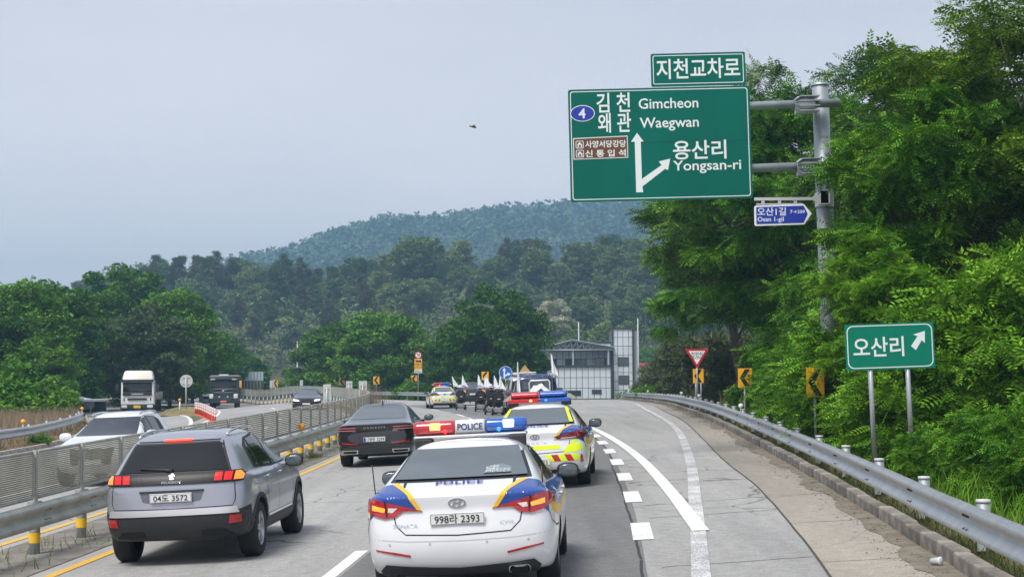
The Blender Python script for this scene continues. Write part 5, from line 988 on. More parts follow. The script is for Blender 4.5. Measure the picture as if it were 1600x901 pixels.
def police_sedan(name, label, style):
    c = car_body(name, sedan_rows(), M_WP, [(1.09, .33), (3.9, .33)], .375, .93, label, 'car', None, {4: .4, 5: .75, 6: .3, 3: .45})
    wheels(c, [(1.09, .33), (3.9, .33)], .33, .225, .80)
    # glass
    dpoly(c, [(-.70, 1.125), (.70, 1.125), (.565, 1.405), (-.565, 1.405)], 'R', M_BPL, 'glass_frame', offd=.004, thick=.01, res=.035); dpoly(c, [(-.655, 1.14), (.655, 1.14), (.535, 1.39), (-.535, 1.39)], 'R', M_GLASS, 'rear_window', offd=.024, thick=.024, res=.03)
    dpoly(c, [(-.66, 1.04), (.66, 1.04), (.55, 1.37), (-.55, 1.37)], 'F', M_GLASS, 'windscreen', offd=.006, thick=.01)
    side_windows(c, [[(1.58, 1.035), (1.8, 1.27), (1.95, 1.325), (2.28, 1.34), (2.3, 1.025)], [(2.36, 1.025), (2.34, 1.345), (2.72, 1.32), (3.28, 1.02)]], [(1.47, 1.03), (1.72, 1.28), (1.85, 1.33), (2.2, 1.365), (2.75, 1.335), (3.38, 1.0), (2.3, 1.005)])
    doors(c, (1.55, 2.33, 3.35), .33, .99); handles(c, (1.75, 2.6), .88, M_WP); mirrors(c, .88, 3.05, 1.03, M_BPL, 1.05)
    # rear end
    dline(c, [(-.615, .855), (-.59, .75), (-.50, .665), (0, .645), (.50, .665), (.59, .75), (.615, .855)], .011, 'R', res=.05)
    if style == 0: lamp = [(.335, .885), (.60, .95), (.80, 1.0), (.90, .985), (.905, .90), (.80, .84), (.70, .815), (.60, .83), (.52, .885)]
    else: lamp = [(.34, .93), (.56, .985), (.80, 1.02), (.90, .98), (.90, .90), (.74, .895), (.42, .885)]
    for s in (1, -1):
        l = dpoly(c, [(s * a, b) for a, b in lamp], 'R', M_LRED if style == 0 else mat('lamp_dark_red', (.16, .006, .012), .1, coat=1., var=.5, scale=9), 'tail_light', offd=.02, thick=.035, res=.05)
        if style == 0: dpoly(c, [(s * a, b) for a, b in ((.57, .915), (.66, .92), (.665, .875), (.62, .87))], 'R', M_LCLR, 'reverse_lens', parent=l, offd=.026, thick=.008); dpoly(c, [(s * a, b) for a, b in ((.685, .915), (.82, .945), (.82, .895), (.70, .875))], 'R', M_LAMB, 'indicator_lens', parent=l, offd=.026, thick=.008); dline(c, [(s * .675, .83), (s * .68, .9), (s * .69, .985)], .012, 'R', offd=.027, parent=l)
        else:
            dpoly(c, [(s * a, b) for a, b in ((.46, .895), (.72, .905), (.72, .918), (.46, .908))], 'R', M_LCLR, 'reverse_lens', parent=l, offd=.026, thick=.006)
            for q in (.5, .6, .7): dline(c, [(s * q, .91), (s * (q + .02), .985)], .01, 'R', mat('lamp_red_edge', (.5, .02, .03), .2), 'lamp_rib', offd=.026, parent=l)
    dpoly(c, [(-.72, .245), (.72, .245), (.76, .33), (.70, .39), (.45, .37), (0, .345), (-.45, .37), (-.70, .39), (-.76, .33)], 'R', M_BPL, 'diffuser', offd=.028, thick=.04, res=.04)
    for s in (1, -1):
        dpoly(c, [(s * a, b) for a, b in (((.46, .455), (.80, .515), (.80, .53), (.62, .505), (.46, .475)) if style == 0 else ((.78, .46), (.84, .47), (.82, .6), (.79, .6)))], 'R', M_LRED, 'reflector', offd=.008, thick=.012)
        if s > 0: dpoly(c, rrect(.46, .285, .66, .355, .03), 'R', M_CHR, 'exhaust_tip', offd=.05, thick=.06); dpoly(c, rrect(.475, .297, .645, .343, .022), 'R', M_GAP, 'exhaust_hole', offd=.053, thick=0)
    for x in (-.66, -.27, .27, .66): dpoly(c, [(x + .012 * math.cos(t), .575 + .012 * math.sin(t)) for t in np.linspace(0, 6.0, 9)], 'R', mat('sensor_grey', (.45, .46, .47), .4), 'parking_sensor', offd=.004, thick=.005)
    hyundai(c, .945)
    for a in 'SL': dline(c, [(.30, .83), (.34, .72), (.52, .66), (.70, .66)], .009, a); dline(c, [(1.0, .93), (1.2, .93), (1.2, .79), (1.0, .79), (1.0, .93)] if a == 'L' else [(.5, .655), (.7, .655)], .008, a)
    dline(c, [(-.86, .625), (-.5, .60), (0, .592), (.5, .60), (.86, .625)], .012, 'R', mat('bumper_crease_shade', (.5, .51, .53), .4), 'bumper_crease_shade', offd=.001, res=.05)  # crease shading painted on as a thin grey strip over the white bumper
    # livery
    for s in (1, -1):
        dpoly(c, [(s * a, b * .7071) for a, b in ((.375, .985), (.455, 1.10), (.66, 1.64), (.77, 1.68), (.82, 1.49), (.85, 1.25), (.86, 1.10), (.62, 1.03))], 'H', M_PBLUE, 'blue_stripe', offd=.009, thick=.004, res=.022); dpoly(c, [(s * a, b * .7071) for a, b in ((.33, .972), (.41, 1.10), (.60, 1.64), (.665, 1.64), (.455, 1.10), (.375, .985))], 'H', M_PYEL, 'yellow_stripe', offd=.011, thick=.004, res=.022)
    for a in 'SL':
        dpoly(c, [(.40, .98), (.5, 1.03), (.8, 1.05), (1.15, 1.03), (2.3, .99), (3.3, .975), (3.5, .80), (2.2, .80), (1.2, .80), (.75, .83), (.42, .90)], a, M_PBLUE, 'blue_stripe', offd=.004, thick=.004)
        dpoly(c, [(.42, .90), (.75, .83), (1.2, .80), (3.5, .80), (3.45, .735), (1.2, .72), (.7, .745), (.36, .82)], a, M_PYEL, 'yellow_stripe', offd=.0045, thick=.004)
        dtext(c, '경찰', .13, .95, .93, a, M_SW, sign=1 if a == 'S' else -1, bold=.02)
    dtext(c, 'POLICE', .15, 0, .43, 'T', mat('police_letter_blue', (.02, .035, .25), .4), bold=.03, w=.46, spacing=1.15, offd=.012)
    b = MB(); b.tube([(-.85, .62, 1.02), (-.86, .55, 1.32)], .006, 5); b.build('antenna', M_BPL, c.root)
    b = MB(); b.tube([(.80, .62, 1.05), (.80, .60, 1.22)], .008, 5); b.build('antenna', mat('antenna_brown', (.12, .05, .03), .5), c.root)
    return c
p1_ = police_sedan('police_car', 'white police sedan with rotating light bar reading POLICE, nearest the viewer', 0)
light_bar(p1_, 2.05, 1.475, .61, .076, 0); numplate(p1_, '998라 2393', .80, -.028 + .07)
dtext(p1_, 'SONATA', .05, -.50, .745, 'R', M_CHR, w=.24); dtext(p1_, 'CVVL', .045, .47, .745, 'R', M_CHR, w=.14)
dpoly(p1_, [(.22, 1.155), (.50, 1.155), (.49, 1.20), (.40, 1.225), (.29, 1.215)], 'R', mat('sticker_film', (.16, .2, .22), .3), 'sticker', offd=.030, thick=0); dtext(p1_, '#스쿨존', .035, .31, 1.195, 'R', M_SW, offd=.034, w=.13); dtext(p1_, '#제한속도준수', .035, .365, 1.17, 'R', M_SW, offd=.034, w=.24)
place(p1_, -.50, 15.2, 3.2)
p2_ = police_sedan('police_car', 'white police sedan with neon yellow rear stripes and slim light bar', 1)
light_bar(p2_, 2.0, 1.535, .62, .082, 1); numplate(p2_, '246러 5533', .50, -.02)
dpoly(p2_, [(-.44, .715), (.44, .715), (.44, .785), (-.44, .785)], 'R', M_NEON, 'neon_stripe', offd=.005, thick=.003); dtext(p2_, 'POLICE', .062, -.14, .75, 'R', M_PLB, bold=.01, w=.22); dtext(p2_, 'SONATA', .045, 0, .83, 'R', M_CHR, w=.4, spacing=1.6)
for s in (1, -1):
    dpoly(p2_, [(s * a, b) for a, b in ((.62, .80), (.76, .84), (.78, .88), (.66, .87))], 'R', M_NEON, 'neon_patch', offd=.005, thick=.003); dpoly(p2_, [(s * a, b) for a, b in ((.55, .65), (.58, .70), (.76, .745), (.75, .65))], 'R', M_NEON, 'neon_patch', offd=.005, thick=.003)
    dpoly(p2_, [(s * a, b) for a, b in ((.60, 1.14), (.66, 1.14), (.53, 1.39), (.485, 1.39))], 'R', M_NEON, 'neon_edge', offd=.032, thick=.003)
    for i in range(5): q = .16 + i * .115; dpoly(p2_, [(s * q, .615), (s * (q + .115), .615), (s * (q + .175), .50), (s * (q + .06), .50)], 'R', M_NEON if i % 2 == 0 else M_CRED, 'hazard_stripe', offd=.006, thick=.003)
for a in 'SL': dpoly(p2_, [(.36, .76), (.5, .72), (.52, .5), (.4, .45)], a, M_NEON, 'neon_patch', offd=.005, thick=.003)
dpoly(p2_, [(.50, .625), (.84, .69), (.80, .80), (.62, .80), (.52, .72)], 'R', M_NEON, 'neon_patch', offd=.0045, thick=.003)
place(p2_, .42, 28.4, 4.6)
# ------------------------------------------------------------------ silver SUV
M_SIL = mat('grey_blue_metallic', (.36, .375, .43), .28, .45, coat=.8)
sv = [(.22, 4.28, .78, (.30, .25, .28)), (.07, 4.38, .885, (.36, .30, .34)), (.0, 4.447, .925, (.56, .52, .52)), (.03, 4.43, .935, (.74, .70, .68)), (.06, 4.36, .925, (.96, .88, .80)), (.10, 4.22, .905, (1.05, 1.0, .92)), (.13, 3.95, .875, (1.10, 1.05, 1.0)), (.19, 3.25, .835, (1.15, 1.08, 1.1)), (.50, 2.3, .63, (1.53, 1.55, 1.52)), (.70, 2.1, .43, (1.605, 1.63, 1.60))]
g = car_body('suv', sv, M_SIL, [(.90, .35), (3.575, .35)], .40, .92, 'silver blue hatchback SUV with red claw tail lights in the left lane', 'car', None, {4: .2, 5: .3})
wheels(g, [(.90, .35), (3.575, .35)], .35, .235, .80, M_RIM, 5)
dpoly(g, [(-.71, 1.135), (.71, 1.135), (.56, 1.495), (-.56, 1.495)], 'R', M_BPL, 'glass_frame', offd=.003, thick=.012); dpoly(g, [(-.675, 1.15), (.675, 1.15), (.535, 1.475), (-.535, 1.475)], 'R', M_GLASS2, 'rear_window', offd=.012, thick=.008, res=.04)
dpoly(g, [(-.80, 1.0), (.80, 1.0), (.80, 1.13), (-.80, 1.13)], 'R', mat('piano_black', (.01, .01, .011), .4, spec=.3), 'black_band', offd=.02, thick=.03, res=.035)
for s in (1, -1):
    l = dpoly(g, [(s * a, b) for a, b in ((.50, 1.005), (.835, 1.002), (.835, 1.12), (.53, 1.125))], 'R', MATS['piano_black'], 'tail_light', offd=.026, thick=.04, res=.04)
    for i, q in enumerate((.535, .645, .755)): dpoly(g, [(s * (q - .01), 1.02), (s * (q + .075), 1.02), (s * (q + .085), 1.112), (s * q, 1.112)], 'R', mat('claw_lit', (.6, .012, .015), .2, emit=(1, .02, .015), estr=.25) if i < 2 else mat('claw_amber', (.9, .12, .02), .2, emit=(1, .22, .02), estr=.8), 'claw_lamp', parent=l, offd=.034, thick=.008)
    dpoly(g, [(s * a, b) for a, b in ((.68, .50), (.82, .51), (.82, .60), (.70, .60))], 'R', M_LRED, 'reflector', offd=.02, thick=.02); dpoly(g, [(s * a, b) for a, b in ((.34, .36), (.74, .36), (.62, .44), (.36, .44))], 'R', M_GAP, 'bumper_vent', offd=.022, thick=.01)
dpoly(g, [(-.84, .32), (.84, .32), (.90, .45), (.90, .70), (.82, .665), (-.82, .665), (-.90, .70), (-.90, .45)], 'R', M_BPL, 'lower_bumper', offd=.012, thick=.03); dpoly(g, [(-.80, .625), (.80, .625), (.78, .70), (-.78, .70)], 'R', mat('satin_chrome', (.72, .73, .75), .32, .65), 'chrome_bar', offd=.026, thick=.03)
dpoly(g, [(-.36, .80), (-.26, .78), (.26, .78), (.36, .80), (.40, .91), (-.40, .91)], 'R', mat('plate_recess', (.16, .17, .2), .3, .5), 'plate_recess', offd=.002, thick=.004); dpoly(g, [(-.40, .912), (.40, .912), (.40, .93), (-.40, .93)], 'R', M_BPL, 'handle_bar', offd=.018, thick=.02)
numplate(g, '04도 3572', .845, .0175); dline(g, [(-.76, .99), (-.77, .80), (-.74, .715), (0, .705), (.74, .715), (.77, .80), (.76, .99)], .010, 'R', res=.06)
dpoly(g, [(-.17, 1.503), (.17, 1.503), (.17, 1.522), (-.17, 1.522)], 'R', mat('brake_lit', (1, .08, .05), .2, emit=(1, .05, .02), estr=1.6), 'brake_light', offd=.03, thick=.03)
dpoly(g, [(-.52, 1.51), (.52, 1.51), (.47, 1.535), (-.47, 1.535)], 'R', M_SIL, 'spoiler', offd=.02, thick=.04)
b = MB(); b.tube([(.0, .165, 1.165), (-.1, .19, 1.175), (-.42, .215, 1.20)], [.03, .022, .01], 6); b.build('wiper', M_BPL, g.root)
lion = [(-.03, -.045), (-.012, -.045), (-.005, -.02), (.012, -.048), (.03, -.044), (.016, -.015), (.02, .005), (.04, .0), (.042, .014), (.02, .02), (.036, .034), (.022, .048), (-.005, .05), (-.022, .036), (-.028, .01), (-.044, .02), (-.04, -.002), (-.022, -.01)]
dpoly(g, [(a * .75, 1.085 + b_ * .7) for a, b_ in lion], 'R', M_CHR, 'badge', offd=.028, thick=.006); dtext(g, 'PEUGEOT', .035, 0, 1.018, 'R', M_CHR, w=.24, offd=.026); dtext(g, '3008', .045, -.66, .93, 'R', M_CHR, w=.13, offd=.006)
side_windows(g, [[(1.08, 1.13), (1.14, 1.38), (1.27, 1.45), (1.32, 1.11)], [(1.38, 1.11), (1.36, 1.47), (2.0, 1.50), (2.02, 1.09)], [(2.08, 1.09), (2.06, 1.50), (2.5, 1.46), (3.0, 1.10)]], [(.98, 1.11), (1.02, 1.40), (1.3, 1.49), (2.05, 1.535), (2.6, 1.47), (3.12, 1.08), (2.0, 1.07)], M_GLASS2)
doors(g, (1.36, 2.06, 3.05), .42, 1.05); handles(g, (1.5, 2.35), .97, M_SIL); mirrors(g, .885, 2.85, 1.08, M_BPL, 1.1)
for a in 'SL':
    dpoly(g, [(1.32, .30), (3.12, .30), (3.1, .44), (1.3, .44)], a, M_BPL, 'sill_cladding', offd=.012, thick=.02); dpoly(g, [(1.4, .455), (3.0, .455), (3.0, .485), (1.4, .485)], a, M_CHR, 'sill_chrome', offd=.012, thick=.012)
    for yc in (.90, 3.575):
        ar = [(yc + .455 * math.cos(t), .35 + .455 * math.sin(t)) for t in np.linspace(-.15, math.pi + .15, 15)]; ai = [(yc + .403 * math.cos(t), .35 + .403 * math.sin(t)) for t in np.linspace(-.15, math.pi + .15, 15)]; decal(g, ar + ai, [(i, i + 1, 15 + i + 1, 15 + i) for i in range(14)], a, M_BPL, 'arch_cladding', offd=.012, thick=.02)
for s in (-1, 1): b = MB(); b.tube([(s * .56, .75, 1.56), (s * .57, .87, 1.595), (s * .58, 1.4, 1.625), (s * .575, 2.1, 1.605), (s * .57, 2.25, 1.575)], .016, 6); b.build('roof_rail', M_CHR, g.root)
place(g, -4.16, 19.7, 2.9)
# ------------------------------------------------------------------ black sedan ahead
M_BLKP = mat('black_blue_paint', (.010, .012, .016), .16, .2, coat=1.)
bs = [(.2, 4.85, .82, (.28, .2, .22)), (.07, 4.95, .91, (.32, .23, .27)), (.0, 4.995, .955, (.5, .45, .46)), (.03, 4.97, .965, (.68, .62, .6)), (.06, 4.86, .955, (.86, .81, .7)), (.03, 4.75, .93, (1.01, .93, .78)), (.12, 4.5, .885, (1.035, .97, .86)), (.62, 3.7, .80, (1.10, 1.0, 1.0)), (1.75, 2.75, .60, (1.375, 1.385, 1.37)), (2.0, 2.55, .42, (1.455, 1.468, 1.45))]
k = car_body('sedan', bs, M_BLKP, [(1.08, .345), (4.09, .345)], .39, .95, 'black executive sedan ahead of the silver hatchback', 'car', None, {5: .5})
wheels(k, [(1.08, .345), (4.09, .345)], .345, .245, .82, M_RIMD, 8)
dpoly(k, [(-.66, 1.125), (.66, 1.125), (.545, 1.365), (-.545, 1.365)], 'R', M_GLASS, 'rear_window', offd=.005, thick=.01); dpoly(k, [(-.66, 1.04), (.66, 1.04), (.55, 1.35), (-.55, 1.35)], 'F', M_GLASS, 'windscreen', offd=.006, thick=.01)
side_windows(k, [[(1.6, 1.03), (1.95, 1.27), (2.4, 1.33), (2.42, 1.015)], [(2.48, 1.015), (2.46, 1.335), (2.75, 1.31), (3.35, 1.01)]], [(1.35, 1.04), (1.9, 1.29), (2.4, 1.355), (2.8, 1.33), (3.45, .99), (2.4, .995)])
for s in (1, -1):
    for z in (.865, .925): dpoly(k, [(s * a, b_) for a, b_ in ((.42, z), (.90, z + .005), (.93, z + .04), (.45, z + .035))], 'R', mat('lamp_deep_red', (.22, .01, .02), .12, coat=1., var=.2, scale=12), 'tail_light', offd=.014, thick=.025); dline(k, [(s * .45, z + .018), (s * .92, z + .02)], .012, 'R', mat('lamp_pale', (.6, .3, .32), .2), 'light_guide', offd=.017)
    dpoly(k, [(s * a, b_) for a, b_ in ((.40, .55), (.80, .57), (.80, .60), (.40, .575))], 'R', M_LRED, 'reflector', offd=.008, thick=.012); dpoly(k, [(s * a, b_) for a, b_ in ((.42, .335), (.78, .345), (.80, .42), (.40, .42))], 'R', M_CHR, 'exhaust_tip', offd=.02, thick=.03); dpoly(k, [(s * a, b_) for a, b_ in ((.45, .35), (.755, .36), (.77, .405), (.43, .405))], 'R', M_GAP, 'exhaust_hole', offd=.023, thick=0)
dtext(k, 'GENESIS', .05, 0, .935, 'R', M_CHR, w=.52, spacing=1.6); numplate(k, '178무 3299', .66, -.005, eu=True); dpoly(k, [(-.36, .58), (.36, .58), (.40, .735), (-.40, .735)], 'R', M_BPL, 'plate_recess', offd=.002, thick=.006); dtext(k, 'AWD', .03, -.48, .845, 'R', M_CHR, w=.1); dtext(k, 'G80', .03, .48, .845, 'R', M_CHR, w=.1)
b = MB(); b.add([(-.012, 2.0, 1.45), (.012, 2.0, 1.45), (.012, 2.2, 1.45), (-.012, 2.2, 1.45), (-.004, 1.98, 1.535), (.004, 1.98, 1.535), (.004, 2.03, 1.535), (-.004, 2.03, 1.535)], [(0, 1, 5, 4), (1, 2, 6, 5), (2, 3, 7, 6), (3, 0, 4, 7), (4, 5, 6, 7)]); b.build('shark_fin', M_BPL, k.root)
doors(k, (1.65, 2.45, 3.4), .36, .98); handles(k, (1.9, 2.75), .86, M_BLKP); mirrors(k, .93, 3.1, 1.03, M_BLKP, 1.0)
place(k, -3.25, 38.0, 2.0)
# ------------------------------------------------------------------ third police car, further along the bend
class W3: pass
pc = W3(); pc.root = copy_tree(p2_.root); tag(pc.root, 'far white police sedan with lit light bar ahead of the wheelchairs', 'car'); place(pc, -4.35, 103, -8)
pc.root.scale = (.97, .97, .97)
# dark car in front of the wheelchair group
M_GRYP = mat('dark_grey_paint', (.03, .033, .038), .2, .3, coat=1.)
d = car_body('suv', sv, M_GRYP, [(.90, .35), (3.575, .35)], .40, .92, 'dark grey car with glowing tail light in front of the wheelchairs', 'car', None, {5: .3}); wheels(d, [(.90, .35), (3.575, .35)], .35, .235, .80, M_RIMD)
dpoly(d, [(-.70, 1.14), (.70, 1.14), (.57, 1.49), (-.57, 1.49)], 'R', M_GLASS, 'rear_window', offd=.008, thick=.012); side_windows(d, [[(1.38, 1.11), (1.36, 1.47), (2.0, 1.50), (2.02, 1.09)], [(2.08, 1.09), (2.06, 1.50), (2.5, 1.46), (3.0, 1.10)]], [(.98, 1.11), (1.02, 1.40), (1.3, 1.49), (2.05, 1.535), (2.6, 1.47), (3.12, 1.08), (2.0, 1.07)])
for s in (1, -1): dpoly(d, [(s * a, b) for a, b in ((.50, .93), (.88, .95), (.90, 1.07), (.55, 1.06))], 'R', mat('tail_glow', (.9, .15, .05), .2, emit=(1, .18, .03), estr=.9), 'tail_light', offd=.02, thick=.03)
dpoly(d, [(-.8, .34), (.8, .34), (.86, .6), (-.86, .6)], 'R', M_BPL, 'lower_bumper', offd=.01, thick=.02); numplate(d, '', .80, .01); mirrors(d, .885, 2.85, 1.08, M_GRYP, 1.1); place(d, -2.75, 112, -10)
# ------------------------------------------------------------------ oncoming cars
oc = car_body('sedan', bs, M_BLKP, [(1.08, .345), (4.09, .345)], .39, .95, 'black sedan with headlights on coming toward the viewer', 'car', None, {5: .5}); wheels(oc, [(1.08, .345), (4.09, .345)], .345, .245, .82, M_RIMD, 8)
dpoly(oc, [(-.68, 1.02), (.68, 1.02), (.56, 1.36), (-.56, 1.36)], 'F', M_GLASS, 'windscreen', offd=.006, thick=.01); side_windows(oc, [[(1.6, 1.03), (1.95, 1.27), (2.4, 1.33), (2.42, 1.015)], [(2.48, 1.015), (2.46, 1.335), (2.75, 1.31), (3.35, 1.01)]], [(1.35, 1.04), (1.9, 1.29), (2.4, 1.355), (2.8, 1.33), (3.45, .99), (2.4, .995)])
dpoly(oc, [(-.40, .70), (.40, .70), (.44, .58), (.22, .36), (-.22, .36), (-.44, .58)], 'F', M_GAP, 'grille', offd=.01, thick=.02)
for s in (1, -1):
    dpoly(oc, [(s * a, b) for a, b in ((.52, .60), (.88, .64), (.88, .71), (.52, .68))], 'F', mat('headlamp_lit', (.9, .92, 1), .1, emit=(1, .97, .9), estr=1.6), 'headlight', offd=.012, thick=.02); dpoly(oc, [(s * a, b) for a, b in ((.5, .28), (.84, .3), (.84, .42), (.6, .40))], 'F', M_GAP, 'air_intake', offd=.008, thick=.01)
dline(oc, [(-.7, .27), (0, .25), (.7, .27)], .025, 'F', M_CHR, 'chrome_strip', offd=.014)
numplate(oc, '', .42, 5.0, back=False); mirrors(oc, .93, 3.1, 1.03, M_BLKP); place(oc, -14.15, 111.5, 175)
wr = [(r0 * 1.0, f0_ * 1.0, h0, tuple(q * .985 for q in z0)) for r0, f0_, h0, z0 in sv]
ws = car_body('suv', wr, M_WP, [(.9, .35), (3.575, .35)], .40, .92, 'white SUV coming the other way behind the glare screen', 'car', None, {5: .3}); wheels(ws, [(.9, .35), (3.575, .35)], .35, .235, .80, M_RIMD)
dpoly(ws, [(-.71, 1.10), (.71, 1.10), (.565, 1.48), (-.565, 1.48)], 'F', mat('dark_windscreen', (.03, .036, .048), .06, spec=.45, var=.3, scale=1.2), 'windscreen', offd=.008, thick=.012); side_windows(ws, [[(1.38, 1.10), (1.36, 1.45), (2.0, 1.48), (2.02, 1.08)], [(2.08, 1.08), (2.06, 1.46), (2.35, 1.43), (2.72, 1.09)]], [(.98, 1.10), (1.02, 1.38), (1.3, 1.47), (2.05, 1.495), (2.4, 1.45), (2.82, 1.07), (2.0, 1.06)])
for s in (1, -1): dpoly(ws, [(s * a, b) for a, b in ((.5, .80), (.92, .82), (.92, .90), (.5, .88))], 'F', M_LCLR, 'headlight', offd=.012, thick=.02); b = MB(); b.tube([(s * .56, .75, 1.54), (s * .57, .87, 1.575), (s * .58, 1.4, 1.60), (s * .575, 2.1, 1.58), (s * .57, 2.25, 1.55)], .02, 6); b.build('roof_rail', M_CHR, ws.root)
dpoly(ws, [(-.5, .84), (.5, .84), (.44, .5), (-.44, .5)], 'F', M_GAP, 'grille', offd=.01, thick=.02); numplate(ws, '', .55, 4.44, back=False); mirrors(ws, .885, 2.9, 1.08, M_WP, 1.2); doors(ws, (1.36, 2.06, 3.05), .42, 1.05)
place(ws, -9.25, 40.2, 180 + 2)
vn = [(.2, 4.9, .86, (.32, .27, .3)), (.05, 5.0, .94, (.4, .34, .38)), (.0, 5.1, .965, (.6, .55, .55)), (.02, 5.06, .97, (.85, .8, .75)), (.03, 4.9, .965, (1.05, 1.02, .95)), (.05, 4.7, .95, (1.15, 1.13, 1.05)), (.10, 4.25, .93, (1.2, 1.18, 1.16)), (.22, 3.5, .82, (1.8, 1.8, 1.76)), (.5, 3.2, .6, (1.91, 1.94, 1.88))]
M_SILV = mat('silver_van_paint', (.42, .45, .48), .3, .5, coat=.6)
def van(label, name='van'):
    c = car_body(name, vn, M_SILV, [(.95, .34), (4.05, .34)], .39, .965, label, 'van', None, {4: .2}); wheels(c, [(.95, .34), (4.05, .34)], .34, .22, .83)
    dpoly(c, [(-.76, 1.2), (.76, 1.2), (.66, 1.72), (-.66, 1.72)], 'R', M_GLASS2, 'rear_window', offd=.008, thick=.012); dpoly(c, [(-.82, 1.2), (.82, 1.2), (.7, 1.7), (-.7, 1.7)], 'F', M_GLASS, 'windscreen', offd=.008, thick=.012)
    side_windows(c, [[(.4, 1.25), (.45, 1.68), (1.6, 1.7), (1.6, 1.22)], [(1.7, 1.22), (1.7, 1.7), (2.8, 1.7), (2.8, 1.2)], [(2.9, 1.2), (2.9, 1.68), (3.3, 1.62), (3.9, 1.2)]], [(.3, 1.2), (.38, 1.72), (3.3, 1.72), (4.05, 1.17)])
    for s in (1, -1): dpoly(c, [(s * a, b) for a, b in ((.80, .85), (.93, .85), (.90, 1.25), (.80, 1.25))], 'R', M_LRED, 'tail_light', offd=.015, thick=.02); dpoly(c, [(s * a, b) for a, b in ((.55, .82), (.90, .85), (.88, 1.0), (.6, .97))], 'F', M_LCLR, 'headlight', offd=.015, thick=.02)
    dpoly(c, [(-.45, .72), (.45, .72), (.45, .92), (-.45, .92)], 'F', M_GAP, 'grille', offd=.01, thick=.01); numplate(c, '', .6, 5.11, back=False); mirrors(c, .93, 3.75, 1.25, M_BPL, 1.2); return c
v1 = van('silver van partly hidden behind the dark truck'); place(v1, (314 - 800) / FPX * 152, 157, 172)
v2 = van('silver van with orange and white banners on its back, left of the blue truck')
for s in (1, -1): dpoly(v2, [(s * a, b) for a, b in ((.38, .62), (.62, .62), (.78, .95), (.66, 1.18), (.46, 1.2), (.55, .95))], 'R', mat('orange_banner', (.85, .28, .03), .6, col2=(.85, .5, .35), scale=5), 'orange_banner', offd=.02, thick=.02)
dpoly(v2, [(-.22, .50), (.22, .50), (.22, .60), (-.22, .60)], 'R', M_LRED, 'reflector', offd=.015, thick=.015); numplate(v2, '', .78, -.02)
b = MB(); b.bbox((-.55, .4, 1.95), (.55, 1.6, 2.08), .03, 2); b.build('roof_box', mat('roof_box_white', (.7, .7, .68), .5), v2.root); b = MB(); b.prism([(-.28, 0), (.28, 0), (0, .36)], .06, Vector((0, .5, 2.085)), X_, Z_, Y_); b.build('roof_sign', mat('roof_sign_tan', (.5, .32, .14), .6), v2.root)
place(v2, .72, 79, -4)
# ------------------------------------------------------------------ blue pickup truck with white load
pk = W3(); pk.root = tag(empty('pickup_truck'), 'dark blue cab-over pickup truck with white covered load', 'truck'); M_PKB = mat('porter_blue', (.012, .03, .11), .25, coat=.8)
cb = [(2.75, 4.7, .78, (.5, .5, .4)), (2.72, 4.75, .84, (.75, .75, .6)), (2.71, 4.75, .86, (1.1, 1.1, .95)), (2.72, 4.65, .86, (1.3, 1.28, 1.2)), (2.8, 4.15, .76, (1.82, 1.82, 1.78)), (3.0, 3.9, .5, (1.93, 1.94, 1.9))]
c = car_body('cab_shell', cb, M_PKB, None, 0, 0, 'x', 'x'); c.body.name = 'cab'; c.body.parent = pk.root; bpy.data.objects.remove(c.root); c.root = pk.root
dpoly(c, [(-.62, 1.32), (.62, 1.32), (.58, 1.70), (-.58, 1.70)], 'R', M_BPL, 'window_frame', offd=.006, thick=.01); dpoly(c, [(-.57, 1.36), (.57, 1.36), (.54, 1.67), (-.54, 1.67)], 'R', M_GLASS, 'rear_window', offd=.012, thick=.008); dpoly(c, [(-.74, 1.25), (.74, 1.25), (.66, 1.75), (-.66, 1.75)], 'F', M_GLASS, 'windscreen', offd=.008, thick=.01); dsides(c, [(3.1, 1.25), (3.15, 1.72), (3.95, 1.70), (4.4, 1.25)], M_GLASS, 'side_window', offd=.006, thick=.01)
mirrors(c, .86, 4.25, 1.25, M_BPL, 1.3); b = MB()
b.bbox((-.84, 0, .62), (.84, 2.65, .74), .02, 1); b.build('bed_floor', mat('bed_grey', (.3, .32, .34), .5), pk.root)
for lo, hi, nm in (((-.84, 0, .745), (-.80, 2.65, 1.1), 'side_board'), ((.80, 0, .745), (.84, 2.65, 1.1), 'side_board'), ((-.79, -.02, .745), (.79, .02, 1.1), 'tailgate')): b = MB(); b.bbox(lo, hi, .01, 1); b.build(nm, MATS['bed_grey'], pk.root)
b = MB(); b.bbox((-.3, .05, .36), (.3, 4.2, .60), .02, 1); b.build('chassis', M_BPL, pk.root)
for s in (-1, 1): b = MB(); b.bbox((s * .7 - .12, -.04, .5), (s * .7 + .12, .04, .6), .01, 1); b.build('tail_light', M_LRED, pk.root); b = MB(); b.tube([(s * .74, 2.62, 1.1), (s * .74, 2.62, 1.98), (s * .70, 2.62, 2.02)], .022, 6); b.build('rack_post', M_PKB, pk.root)
for z in (1.98, 1.75): b = MB(); b.tube([(-.74, 2.62, z), (.74, 2.62, z)], .02, 6); b.build('rack_bar', M_PKB, pk.root)
for x in (-.25, .25): b = MB(); b.tube([(x, 2.62, 1.2), (x, 2.62, 1.98)], .016, 6); b.build('rack_bar', M_PKB, pk.root)
wheels(pk if hasattr(pk, 'bvh') else c, [(.85, .31), (3.6, .31)], .31, .2, .70)
numplate(c, '', .5, -.06); place(pk, 1.15, 60.5, -3)
ld = tag(empty('covered_load'), 'white cloth covered load on the blue truck bed', 'load'); b = MB(); n = 14; V = []; F = []
